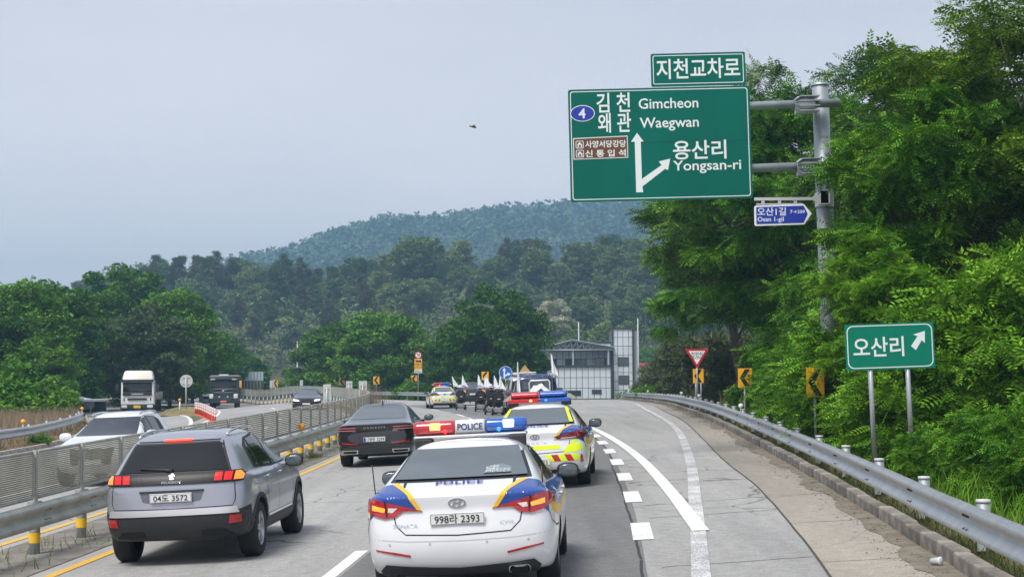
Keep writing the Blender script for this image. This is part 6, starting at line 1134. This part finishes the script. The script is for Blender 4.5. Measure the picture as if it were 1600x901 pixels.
for i in range(n + 1):
    for j in range(7): t = -1 + 2 * i / n; h = .78 * max(0, 1 - abs(t) ** 1.7) * (1 - .25 * abs(j / 3 - 1)) + .05 * math.sin(i * 2.1 + j * 1.3); V.append((t * .72, .3 + j * .32, .76 + h))
for i in range(n):
    for j in range(6): a = i * 7 + j; F.append((a, a + 1, a + 8, a + 7))
b.add(V, F, True); o = b.build('cloth', mat('white_cloth', (.72, .73, .72), .8, var=.1, scale=8, streak=(9, 1, 1)), ld); o.modifiers.new('t', 'SOLIDIFY').thickness = .02
b = MB(); b.tube([(-.42, .6, 1.2), (-.42, .6, 1.62), (-.36, .6, 1.7), (.3, .6, 1.7), (.36, .6, 1.62), (.36, .6, 1.2)], .03, 8); b.build('white_frame', MATS['white_plastic'], ld)
bpy.context.view_layer.update(); ld.matrix_world = pk.root.matrix_world.copy()
# ------------------------------------------------------------------ heavy trucks, facing the viewer (front at y = 0, length to +y)
def heavy(name, label, paint, fair, x, y, yaw, style):
    r = tag(empty(name, (x, y, G(x, y)), R_(yaw)), label, 'truck')
    def P(nm, lo, hi, m, bev=.03, sh=None, par=None): b = MB(); b.bbox(lo, hi, bev, 2, sh); return b.build(nm, m, par or r, None, 35)
    H0 = 2.55 if style == 0 else 2.75
    def lean(v_):
        if v_.z > 1.5 and v_.y < .6: v_.y += .18 * (v_.z - 1.4)
    P('cab', (-1.22, .05, .62), (1.22, 2.0, H0), paint, .1, lean)
    if style == 0:
        def fr(v_):
            if v_.z > 2.9: v_.x *= .86; v_.y += .5 if v_.y < 1 else 0
        P('roof_fairing', (-1.18, .28, H0 + .003), (1.18, 2.05, 3.25), fair, .14, fr)
        P('sun_visor', (-1.2, .0, 2.38), (1.2, .24, 2.56), M_BPL, .04)
        w_ = P('windscreen', (-1.08, .05, 1.62), (1.08, .2, 2.36), M_GLASS2, .04, lambda v_: setattr(v_, 'y', v_.y + .18 * (v_.z - 1.4))); P('black_panel', (-1.08, .01, 1.36), (1.08, .1, 1.615), M_BPL, .04)
        lettering('DAEWOO', .16, Vector((0, -.003, 1.48)), X_, Z_, M_SW, r, w=.85, bold=.02)
        P('grille', (-.72, -.01, 1.02), (.72, .07, 1.18), M_BPL, .03)
        for s in (-1, 1): P('air_slot', (s * .98 - .04, .03, .98), (s * .98 + .04, .07, 1.2), M_BPL, .015)
        P('bumper', (-1.24, -.08, .32), (1.24, .3, .72), M_BPL, .06)
        for s in (-1, 1): P('headlight', (s * .95 - .22, -.1, .44), (s * .95 + .22, -.02, .66), M_LCLR, .04)
        p_ = P('number_plate', (-.26, -.1, .42), (.26, -.085, .62), mat('plate_yellow', (.75, .5, .03), .5), .01)
        for s in (-1, 1): b = MB(); b.tube([(s * 1.2, .3, 2.3), (s * 1.5, .15, 2.25), (s * 1.5, .15, 1.6), (s * 1.22, .3, 1.55)], .02, 6); b.build('mirror_arm', M_BPL, r); P('mirror', (s * 1.5 - .12, .08, 1.62), (s * 1.5 + .12, .18, 2.2), M_BPL, .04)
        P('chassis', (-.45, 2.0, .7), (.45, 11, .98), M_BPL, .03); P('flat_deck', (-1.22, 3.0, 1.0), (1.22, 11.5, 1.12), mat('deck_wood', (.2, .17, .12), .9), .02)
        for s in (-1, 1):
            for q in range(4): P('side_board', (s * 1.2 - .03, 3.05 + q * 2.1, 1.13), (s * 1.2 + .03, 5.05 + q * 2.1, 1.62), mat('board_grey', (.3, .28, .24), .8), .01)
        P('head_board', (-1.15, 2.75, 1.13), (1.15, 2.83, 1.75), mat('board_grey', (.3, .28, .24), .8), .01)
    else:
        P('sun_visor', (-1.2, .02, 2.42), (1.2, .26, 2.60), paint, .05); P('windscreen', (-1.08, .05, 1.75), (1.08, .22, 2.40), M_GLASS2, .04, lambda v_: setattr(v_, 'y', v_.y + .18 * (v_.z - 1.4)))
        P('roof_unit', (-.4, .6, H0 + .003), (.4, 1.3, H0 + .14), MATS['shed_white'], .05)
        gr = P('grille', (-.82, -.01, 1.38), (.82, .06, 1.66), M_GAP, .02)
        for s in (-1, 1): P('grille_frame', (-.84, -.02, 1.52 + s * .15 - .015), (.84, .05, 1.52 + s * .15 + .015), M_CHR, .008)
        b = MB(); b.tube([(-.35, -.03, 1.42), (.35, -.03, 1.62)], .02, 6); b.build('grille_bar', M_CHR, r)
        P('bumper', (-1.24, -.08, .45), (1.24, .3, 1.1), paint, .06)
        for s in (-1, 1): P('headlight', (s * 1.02 - .17, -.1, .85), (s * 1.02 + .17, -.03, 1.25), M_LCLR, .04); P('fog_light', (s * .35 - .06, -.1, .95), (s * .35 + .06, -.06, 1.05), M_LCLR, .02); P('marker_light', (s * .9 - .2, -.0, 2.43), (s * .9 + .2, .03, 2.50), M_LCLR, .01)
        P('number_plate', (-.26, -.1, .52), (.26, -.085, .68), mat('plate_orange', (.75, .18, .05), .5), .01)
        for s in (-1, 1): P('mirror', (s * 1.42 - .1, .1, 1.75), (s * 1.42 + .1, .2, 2.35), M_BPL if s < 0 else mat('mirror_amber', (.8, .35, .05), .5), .04); b = MB(); b.tube([(s * 1.2, .25, 2.3), (s * 1.42, .17, 2.3)], .02, 6); b.build('mirror_arm', M_BPL, r)
        P('chassis', (-.45, 2.0, .6), (.45, 7.8, .9), M_BPL, .03); P('dump_bed', (-1.25, 2.3, 1.0), (1.25, 8.0, 2.72), mat('dump_dark', (.02, .022, .025), .6, var=.2), .04)
        for q in range(5): P('bed_rib', (-1.3, 2.7 + q * 1.1, 1.05), (-1.251, 2.85 + q * 1.1, 2.68), MATS['dump_dark'], .01)
        P('tarp', (-1.2, 2.4, 2.723), (1.2, 7.9, 2.84), mat('tarp_tan', (.4, .36, .3), .8), .03)
    t = MB(); t.lathe([(.2, -.15), (.46, -.15), (.5, -.11), (.5, .11), (.46, .15), (.2, .15)], axis='X', n=26); tm = t.mesh('wheel', M_TYRE); hb_ = MB(); hb_.lathe([(.3, .1), (.22, .14), (.1, .1), (0, .1)], axis='X', n=18); hm_ = hb_.mesh('rim', M_RIM)
    for yy in ((1.05, 4.6, 9.6) if style == 0 else (1.05, 5.4, 6.6)):
        for s in (-1, 1): o = link('wheel', tm, r, (s * 1.03, yy, .5)); o.rotation_euler = (0, 0, 0 if s > 0 else math.pi); link('rim', hm_, o)
    return r
heavy('tractor_truck', 'white heavy truck with tall cream roof fairing parked at left', mat('truck_white', (.82, .83, .82), .3, coat=.4), mat('fairing_cream', (.72, .70, .62), .4), (214.5 - 800) / FPX * 121, 121, 9, 0)
heavy('dump_truck', 'dark navy dump truck with orange number plate coming round the bend', mat('navy_truck_paint', (.012, .02, .032), .3, coat=.6), None, (349 - 800) / FPX * 136, 136, 8, 1)
c_ = at(168, 637, 128); b = MB(); r = tag(empty('parked_car', (c_.x, 128, G(c_.x, 128)), R_(100)), 'pale blue car nose half hidden left of the white truck', 'car')
nb_ = car_body('x', sedan_rows(), mat('pale_blue_paint', (.4, .55, .6), .3, coat=.5), [(1.09, .33), (3.9, .33)], .375, .93, 'x', 'x'); nb_.body.parent = r; bpy.data.objects.remove(nb_.root); nb_.root = r; wheels(nb_, [(1.09, .33), (3.9, .33)], .33, .225, .8); dpoly(nb_, [(-.66, 1.04), (.66, 1.04), (.55, 1.37), (-.55, 1.37)], 'F', M_GLASS, 'windscreen', offd=.006, thick=.01); dpoly(nb_, [(-.655, 1.14), (.655, 1.14), (.525, 1.39), (-.525, 1.39)], 'R', M_GLASS, 'rear_window', offd=.006, thick=.01); dsides(nb_, [(1.22, 1.05), (1.7, 1.31), (2.2, 1.35), (2.75, 1.32), (3.3, 1.01)], M_GLASS, 'side_window', offd=.006, thick=.01); r.location.x += -1.0
# ================================================================== people in powered wheelchairs
M_SKIN = mat('skin', (.42, .24, .16), .55, var=.08); M_SHIRT = mat('black_shirt', (.014, .014, .016), .85, var=.3, scale=9); M_TROU = mat('dark_trousers', (.02, .022, .03), .85, var=.2); M_SHOE = mat('dark_shoe', (.03, .028, .026), .6)
def skin_mesh(name, J, E, root_i, mats, matfn, sub=1):
    me = bpy.data.meshes.new(name); me.from_pydata([j[0] for j in J], E, []); o = bpy.data.objects.new(name, me); COL.objects.link(o); md1 = o.modifiers.new('k', 'SKIN'); md2 = o.modifiers.new('s', 'SUBSURF'); md2.levels = sub
    for i, j in enumerate(J): sv_ = me.skin_vertices[0].data[i]; q = j[1]; sv_.radius = q if isinstance(q, tuple) else (q, q); sv_.use_root = i == root_i
    dg = bpy.context.evaluated_depsgraph_get(); dg.update(); m2 = bpy.data.meshes.new_from_object(o.evaluated_get(dg)); bpy.data.objects.remove(o)
    for m in mats: m2.materials.append(m)
    for p in m2.polygons: p.material_index = matfn(p.center); p.use_smooth = True
    m2.name = name; return m2
J = [((0, .02, .60), (.15, .12)), ((0, .0, .78), (.145, .11)), ((0, -.02, .98), (.165, .115)), ((0, .0, 1.13), (.13, .09)), ((0, .02, 1.22), .055), ((0, .04, 1.29), (.07, .08)), ((0, .045, 1.37), (.082, .098)), ((0, .04, 1.46), (.06, .075))]; E = [(i, i + 1) for i in range(7)]
def chain(a, pts):
    for p, r in pts: J.append((p, r)); E.append((a, len(J) - 1)); a = len(J) - 1
    return a
for s in (-1, 1):
    w_ = chain(3, [((s * .17, .0, 1.13), .065), ((s * .235, .0, 1.0), .055), ((s * .26, .02, .86), .047), ((s * .25, .15, .83), .043), ((s * .235, .28, .83), .03), ((s * .232, .34, .828), (.034, .018))])
    for k in range(4): x = s * (.232 + (.027 - .018 * k)); l = (.062, .07, .066, .05)[k]; chain(w_, [((x, .375, .832), .0095), ((x, .375 + l * .6, .826), .0085), ((x, .375 + l, .806), .0075)])
    chain(w_, [((s * .19, .345, .835), .011), ((s * .178, .375, .835), .009), ((s * .176, .395, .825), .008)])
    chain(0, [((s * .09, .10, .60), .092), ((s * .11, .30, .60), .08), ((s * .12, .47, .60), .066), ((s * .12, .50, .40), .055), ((s * .12, .50, .20), .04), ((s * .12, .53, .155), .042), ((s * .12, .64, .145), .035)])
J.append(((0, .135, 1.355), .014)); E.append((6, len(J) - 1))
def pm(p):
    if p.z > 1.205: return 0
    if p.y > .27 and .76 < p.z < .9 and abs(p.x) > .15: return 0
    if p.z < .17: return 3
    if (p.y > .14 and p.z < .72) or p.z < .66: return 2
    return 1
ME_BODY = skin_mesh('body', J, E, 0, [M_SKIN, M_SHIRT, M_TROU, M_SHOE], pm)
b = MB(); b.lathe([(.0, 1.515), (.06, 1.51), (.098, 1.49), (.108, 1.42), (.112, 1.40), (.225, 1.365), (.23, 1.36), (.11, 1.392), (.10, 1.39)], (0, .035, 0), n=20); ME_HAT = b.mesh('hat', mat('pale_sun_hat', (.72, .72, .78), .8, var=.08))
b = MB(); b.lathe([(.113, 1.402), (.111, 1.43)], (0, .035, 0), n=20); ME_BAND = b.mesh('hat_band', M_BLK)
b = MB(); b.add(*blob((0, .035, 1.36), (.088, .102, .075), 2), True); b.v = [(x, min(y, .07), z) for x, y, z in b.v]; ME_HAIR = b.mesh('hair', mat('black_hair', (.012, .011, .01), .6))
b = MB(); [b.add(*blob((s * .034, .128, 1.375), (.014, .008, .007), 2, 8, 4), True) for s in (-1,)]; ME_EYE = b.mesh('eye', M_BLK); b = MB(); b.box((0, .125, 1.315), (.045, .012, .009)); ME_MOUTH = b.mesh('mouth', mat('lip', (.35, .13, .1), .5)); b = MB(); b.add(*blob((0, 0, 0), (.012, .022, .032), 2, 8, 6), True); ME_EAR = b.mesh('ear', M_SKIN)
def wc_parts():
    P = []; M_WC = mat('wheelchair_frame', (.05, .05, .055), .45, .4); M_PAD = mat('black_upholstery', (.016, .016, .018), .8); M_WG = mat('wheelchair_grey', (.28, .29, .31), .5)
    def bx_(nm, lo, hi, m, bev=.02): b = MB(); b.bbox(lo, hi, bev, 2); P.append((nm, b.mesh(nm, m), None))
    bx_('seat', (-.25, -.15, .44), (.25, .36, .52), M_PAD, .03); bx_('backrest', (-.23, -.23, .50), (.23, -.155, 1.13), M_PAD, .03); bx_('motor_base', (-.2, -.24, .14), (.2, .3, .40), M_WG, .05); bx_('back_bag', (-.18, -.34, .62), (.18, -.235, 1.0), M_PAD, .03); bx_('bag_label', (-.07, -.347, .80), (.07, -.341, .83), M_WREF, .001); bx_('seat_post', (-.06, -.02, .38), (.06, .14, .45), M_WC, .01); bx_('foot_plate', (-.19, .42, .10), (.19, .68, .125), M_WC, .01)
    for s in (-1, 1): bx_('armrest', (s * .29 - .035, -.12, .74), (s * .29 + .035, .26, .785), M_PAD, .015); bx_('arm_post', (s * .29 - .015, -.1, .46), (s * .29 + .015, -.06, .739), M_WC, .005); bx_('leg_rest', (s * .16 - .015, .36, .11), (s * .16 + .015, .43, .45), M_WC, .005); bx_('tail_reflector', (s * .14 - .03, -.25, .27), (s * .14 + .03, -.241, .31), M_LRED, .001)
    t = MB(); t.lathe([(.06, -.045), (.15, -.045), (.17, -.03), (.17, .03), (.15, .045), (.06, .045)], axis='X', n=20); tr = t.mesh('wheel', M_TYRE); t = MB(); t.lathe([(.0, .04), (.09, .043), (.1, .03)], axis='X', n=14); hr = t.mesh('hub', M_WG); t = MB(); t.lathe([(.04, -.03), (.09, -.03), (.1, -.02), (.1, .02), (.09, .03), (.04, .03)], axis='X', n=16); tf = t.mesh('caster', M_TYRE)
    return P, tr, hr, tf
WCP, WTR, WHR, WTF = wc_parts()
def flag(x, y, z0, h, wv, label, lean=0., rz=0., wd=.34, ln=.85):
    r = tag(empty('flag', (x, y, z0), rz), label, 'flag', 'white flags on thin poles'); r.rotation_euler = (0, lean, rz); b = MB(); b.tube([(0, 0, 0), (0, 0, h)], .008, 6); b.build('flag_pole', M_GALV, r); b = MB(); V = []; F = []; nu, nv_ = 7, 9
    for i in range(nu):
        for j in range(nv_): u_, q = i / (nu - 1), j / (nv_ - 1); dr = u_ * .75; V.append((u_ * wd * (1 - .35 * (1 - q)) * (.35 + .65 * q) + .01, .05 * math.sin(u_ * 7 + q * 3 + wv) * (.3 + u_), h - q * ln * (.85 + .15 * u_) - dr * .28 * (1 - q)))
    for i in range(nu - 1):
        for j in range(nv_ - 1): a = i * nv_ + j; F.append((a, a + 1, a + nv_ + 1, a + nv_))
    b.add(V, F, True); o = b.build('cloth', mat('flag_white', (.86, .87, .9), .75), r); o.modifiers.new('t', 'SOLIDIFY').thickness = .004; return r
WL = [(719, 97.0, 'left of the group behind the far police car'), (749.5, 91.0, 'behind the dark grey car'), (765.5, 82.0, 'nearest the viewer in the group'), (777, 79.5, 'beside the silver van')]
for i, (px, Y, where) in enumerate(WL):
    x = (px - 800) / FPX * Y; z = G(x, Y); rz = R_(7); wc = tag(empty('wheelchair', (x, Y, z), rz), 'black powered wheelchair ' + where, 'wheelchair', 'powered wheelchairs'); pe = tag(empty('person', (x, Y, z), rz), 'person in black with pale hat, wheelchair ' + where, 'person', 'people in wheelchairs')
    for nm, me, _ in WCP: link(nm, me, wc)
    for s in (-1, 1): o = link('wheel', WTR, wc, (s * .28, -.05, .17)); o.rotation_euler = (0, 0, 0 if s > 0 else math.pi); link('hub', WHR, o); link('caster', WTF, wc, (s * .24, .42, .10))
    link('body', ME_BODY, pe); ht = link('hat', ME_HAT, pe); link('hat_band', ME_BAND, ht); link('hair', ME_HAIR, pe); link('eye', ME_EYE, pe); link('eye', ME_EYE, pe, (.068, 0, 0)); link('mouth', ME_MOUTH, pe)
    for s in (-1, 1): link('ear', ME_EAR, pe, (s * .085, .04, 1.36))
    pe.scale = (1, 1, (1., .98, 1.03, .97)[i])
for px, Y, h, lab, le in ((713, 97.2, 2.05, 'white flag at the far left of the wheelchair group', -.12), (720, 97.2, 2.1, 'white flag above the leftmost wheelchair', .06), (745, 91.2, 2.1, 'white flag upright behind the dark grey car', .05), (753, 91.2, 2.0, 'white flag in front of the far chevron', .1), (763, 82.3, 1.95, 'white flag above the nearest wheelchair', -.05), (770, 82.3, 2.0, 'wide white flag between the two right wheelchairs', .05), (775, 79.8, 1.98, 'white flag above the wheelchair beside the van', .12)):
    x = (px - 800) / FPX * Y - .05; y = Y - .3; g_ = G(x, y); flag(x, y, g_ + .15, h - .15, px * .7, lab, le, R_(5), .44, .74)
flag((805.5 - 800) / FPX * 60.5, 60.4, G(0, 60.4) + .75, 1.7, 2., 'white flag on the left rear corner of the blue truck', .03, 0, .16, 1.3); flag((863 - 800) / FPX * 60.5, 60.4, G(1.5, 60.4) + .75, 1.95, .6, 'white flag on the right rear corner of the blue truck', -.04, 0, .26, .95)
# small insect in the air
c_ = at(740, 198.5, 7.5); r = tag(empty('flying_insect', c_), 'tiny brown insect flying in the empty sky', 'insect'); r.rotation_euler = (0, R_(12), 0); r.scale = (1.3, 1.3, 1.3); b = MB(); b.add(*blob((0, 0, 0), (.011, .003, .0035), 2, 12, 8), True); b.build('body', mat('insect_brown', (.05, .012, .012), .5), r); b = MB(); b.add(*blob((-.0125, 0, 0.0005), (.003, .003, .003), 2, 10, 6), True); b.build('head', MATS['insect_brown'], r)
for s in (-1, 1): b = MB(); b.add([(-.006, 0, .002), (-.001, s * .010, .007), (.006, s * .012, .007), (.004, 0, .002)], [(0, 1, 2, 3)]); o = b.build('wing', mat('insect_wing', (.5, .45, .42), .3, trans=.6), r); o.modifiers.new('t', 'SOLIDIFY').thickness = .0003
# crushed cup at the kerb and stones
p = at_y(KERB, 16.2); r = tag(empty('plastic_cup', (p[0] - .12, p[1], G(*p) + .045), .6), 'crushed clear plastic cup lying by the kerb', 'litter'); r.rotation_euler = (R_(85), 0, .7); b = MB(); b.lathe([(.03, -.05), (.032, -.05), (.042, .05), (.044, .052), (.041, .05), (.03, -.046)], n=14); b.build('cup', mat('cloudy_plastic', (.65, .68, .7), .2), r); b = MB(); b.lathe([(.044, .05), (.046, .056), (.03, .066), (0, .068)], n=14); b.build('lid', MATS['cloudy_plastic'], r)
# ================================================================== haze
hb = MB(); hb.box((0, 900, 74), (3600, 2000, 160)); hz = hb.build('haze', None if False else mat('haze_air', (1, 1, 1)), None); tag(hz, 'thin bluish haze filling the valley air', 'haze', kind='stuff')
hm = MATS['haze_air']; n = hm.node_tree; n.nodes.clear(); o_ = n.nodes.new('ShaderNodeOutputMaterial'); pv = n.nodes.new('ShaderNodeVolumePrincipled'); pv.inputs['Color'].default_value = (.40, .72, 1.0, 1); pv.inputs['Density'].default_value = .00066; pv.inputs['Anisotropy'].default_value = .2
n.links.new(pv.outputs[0], o_.inputs['Volume'])
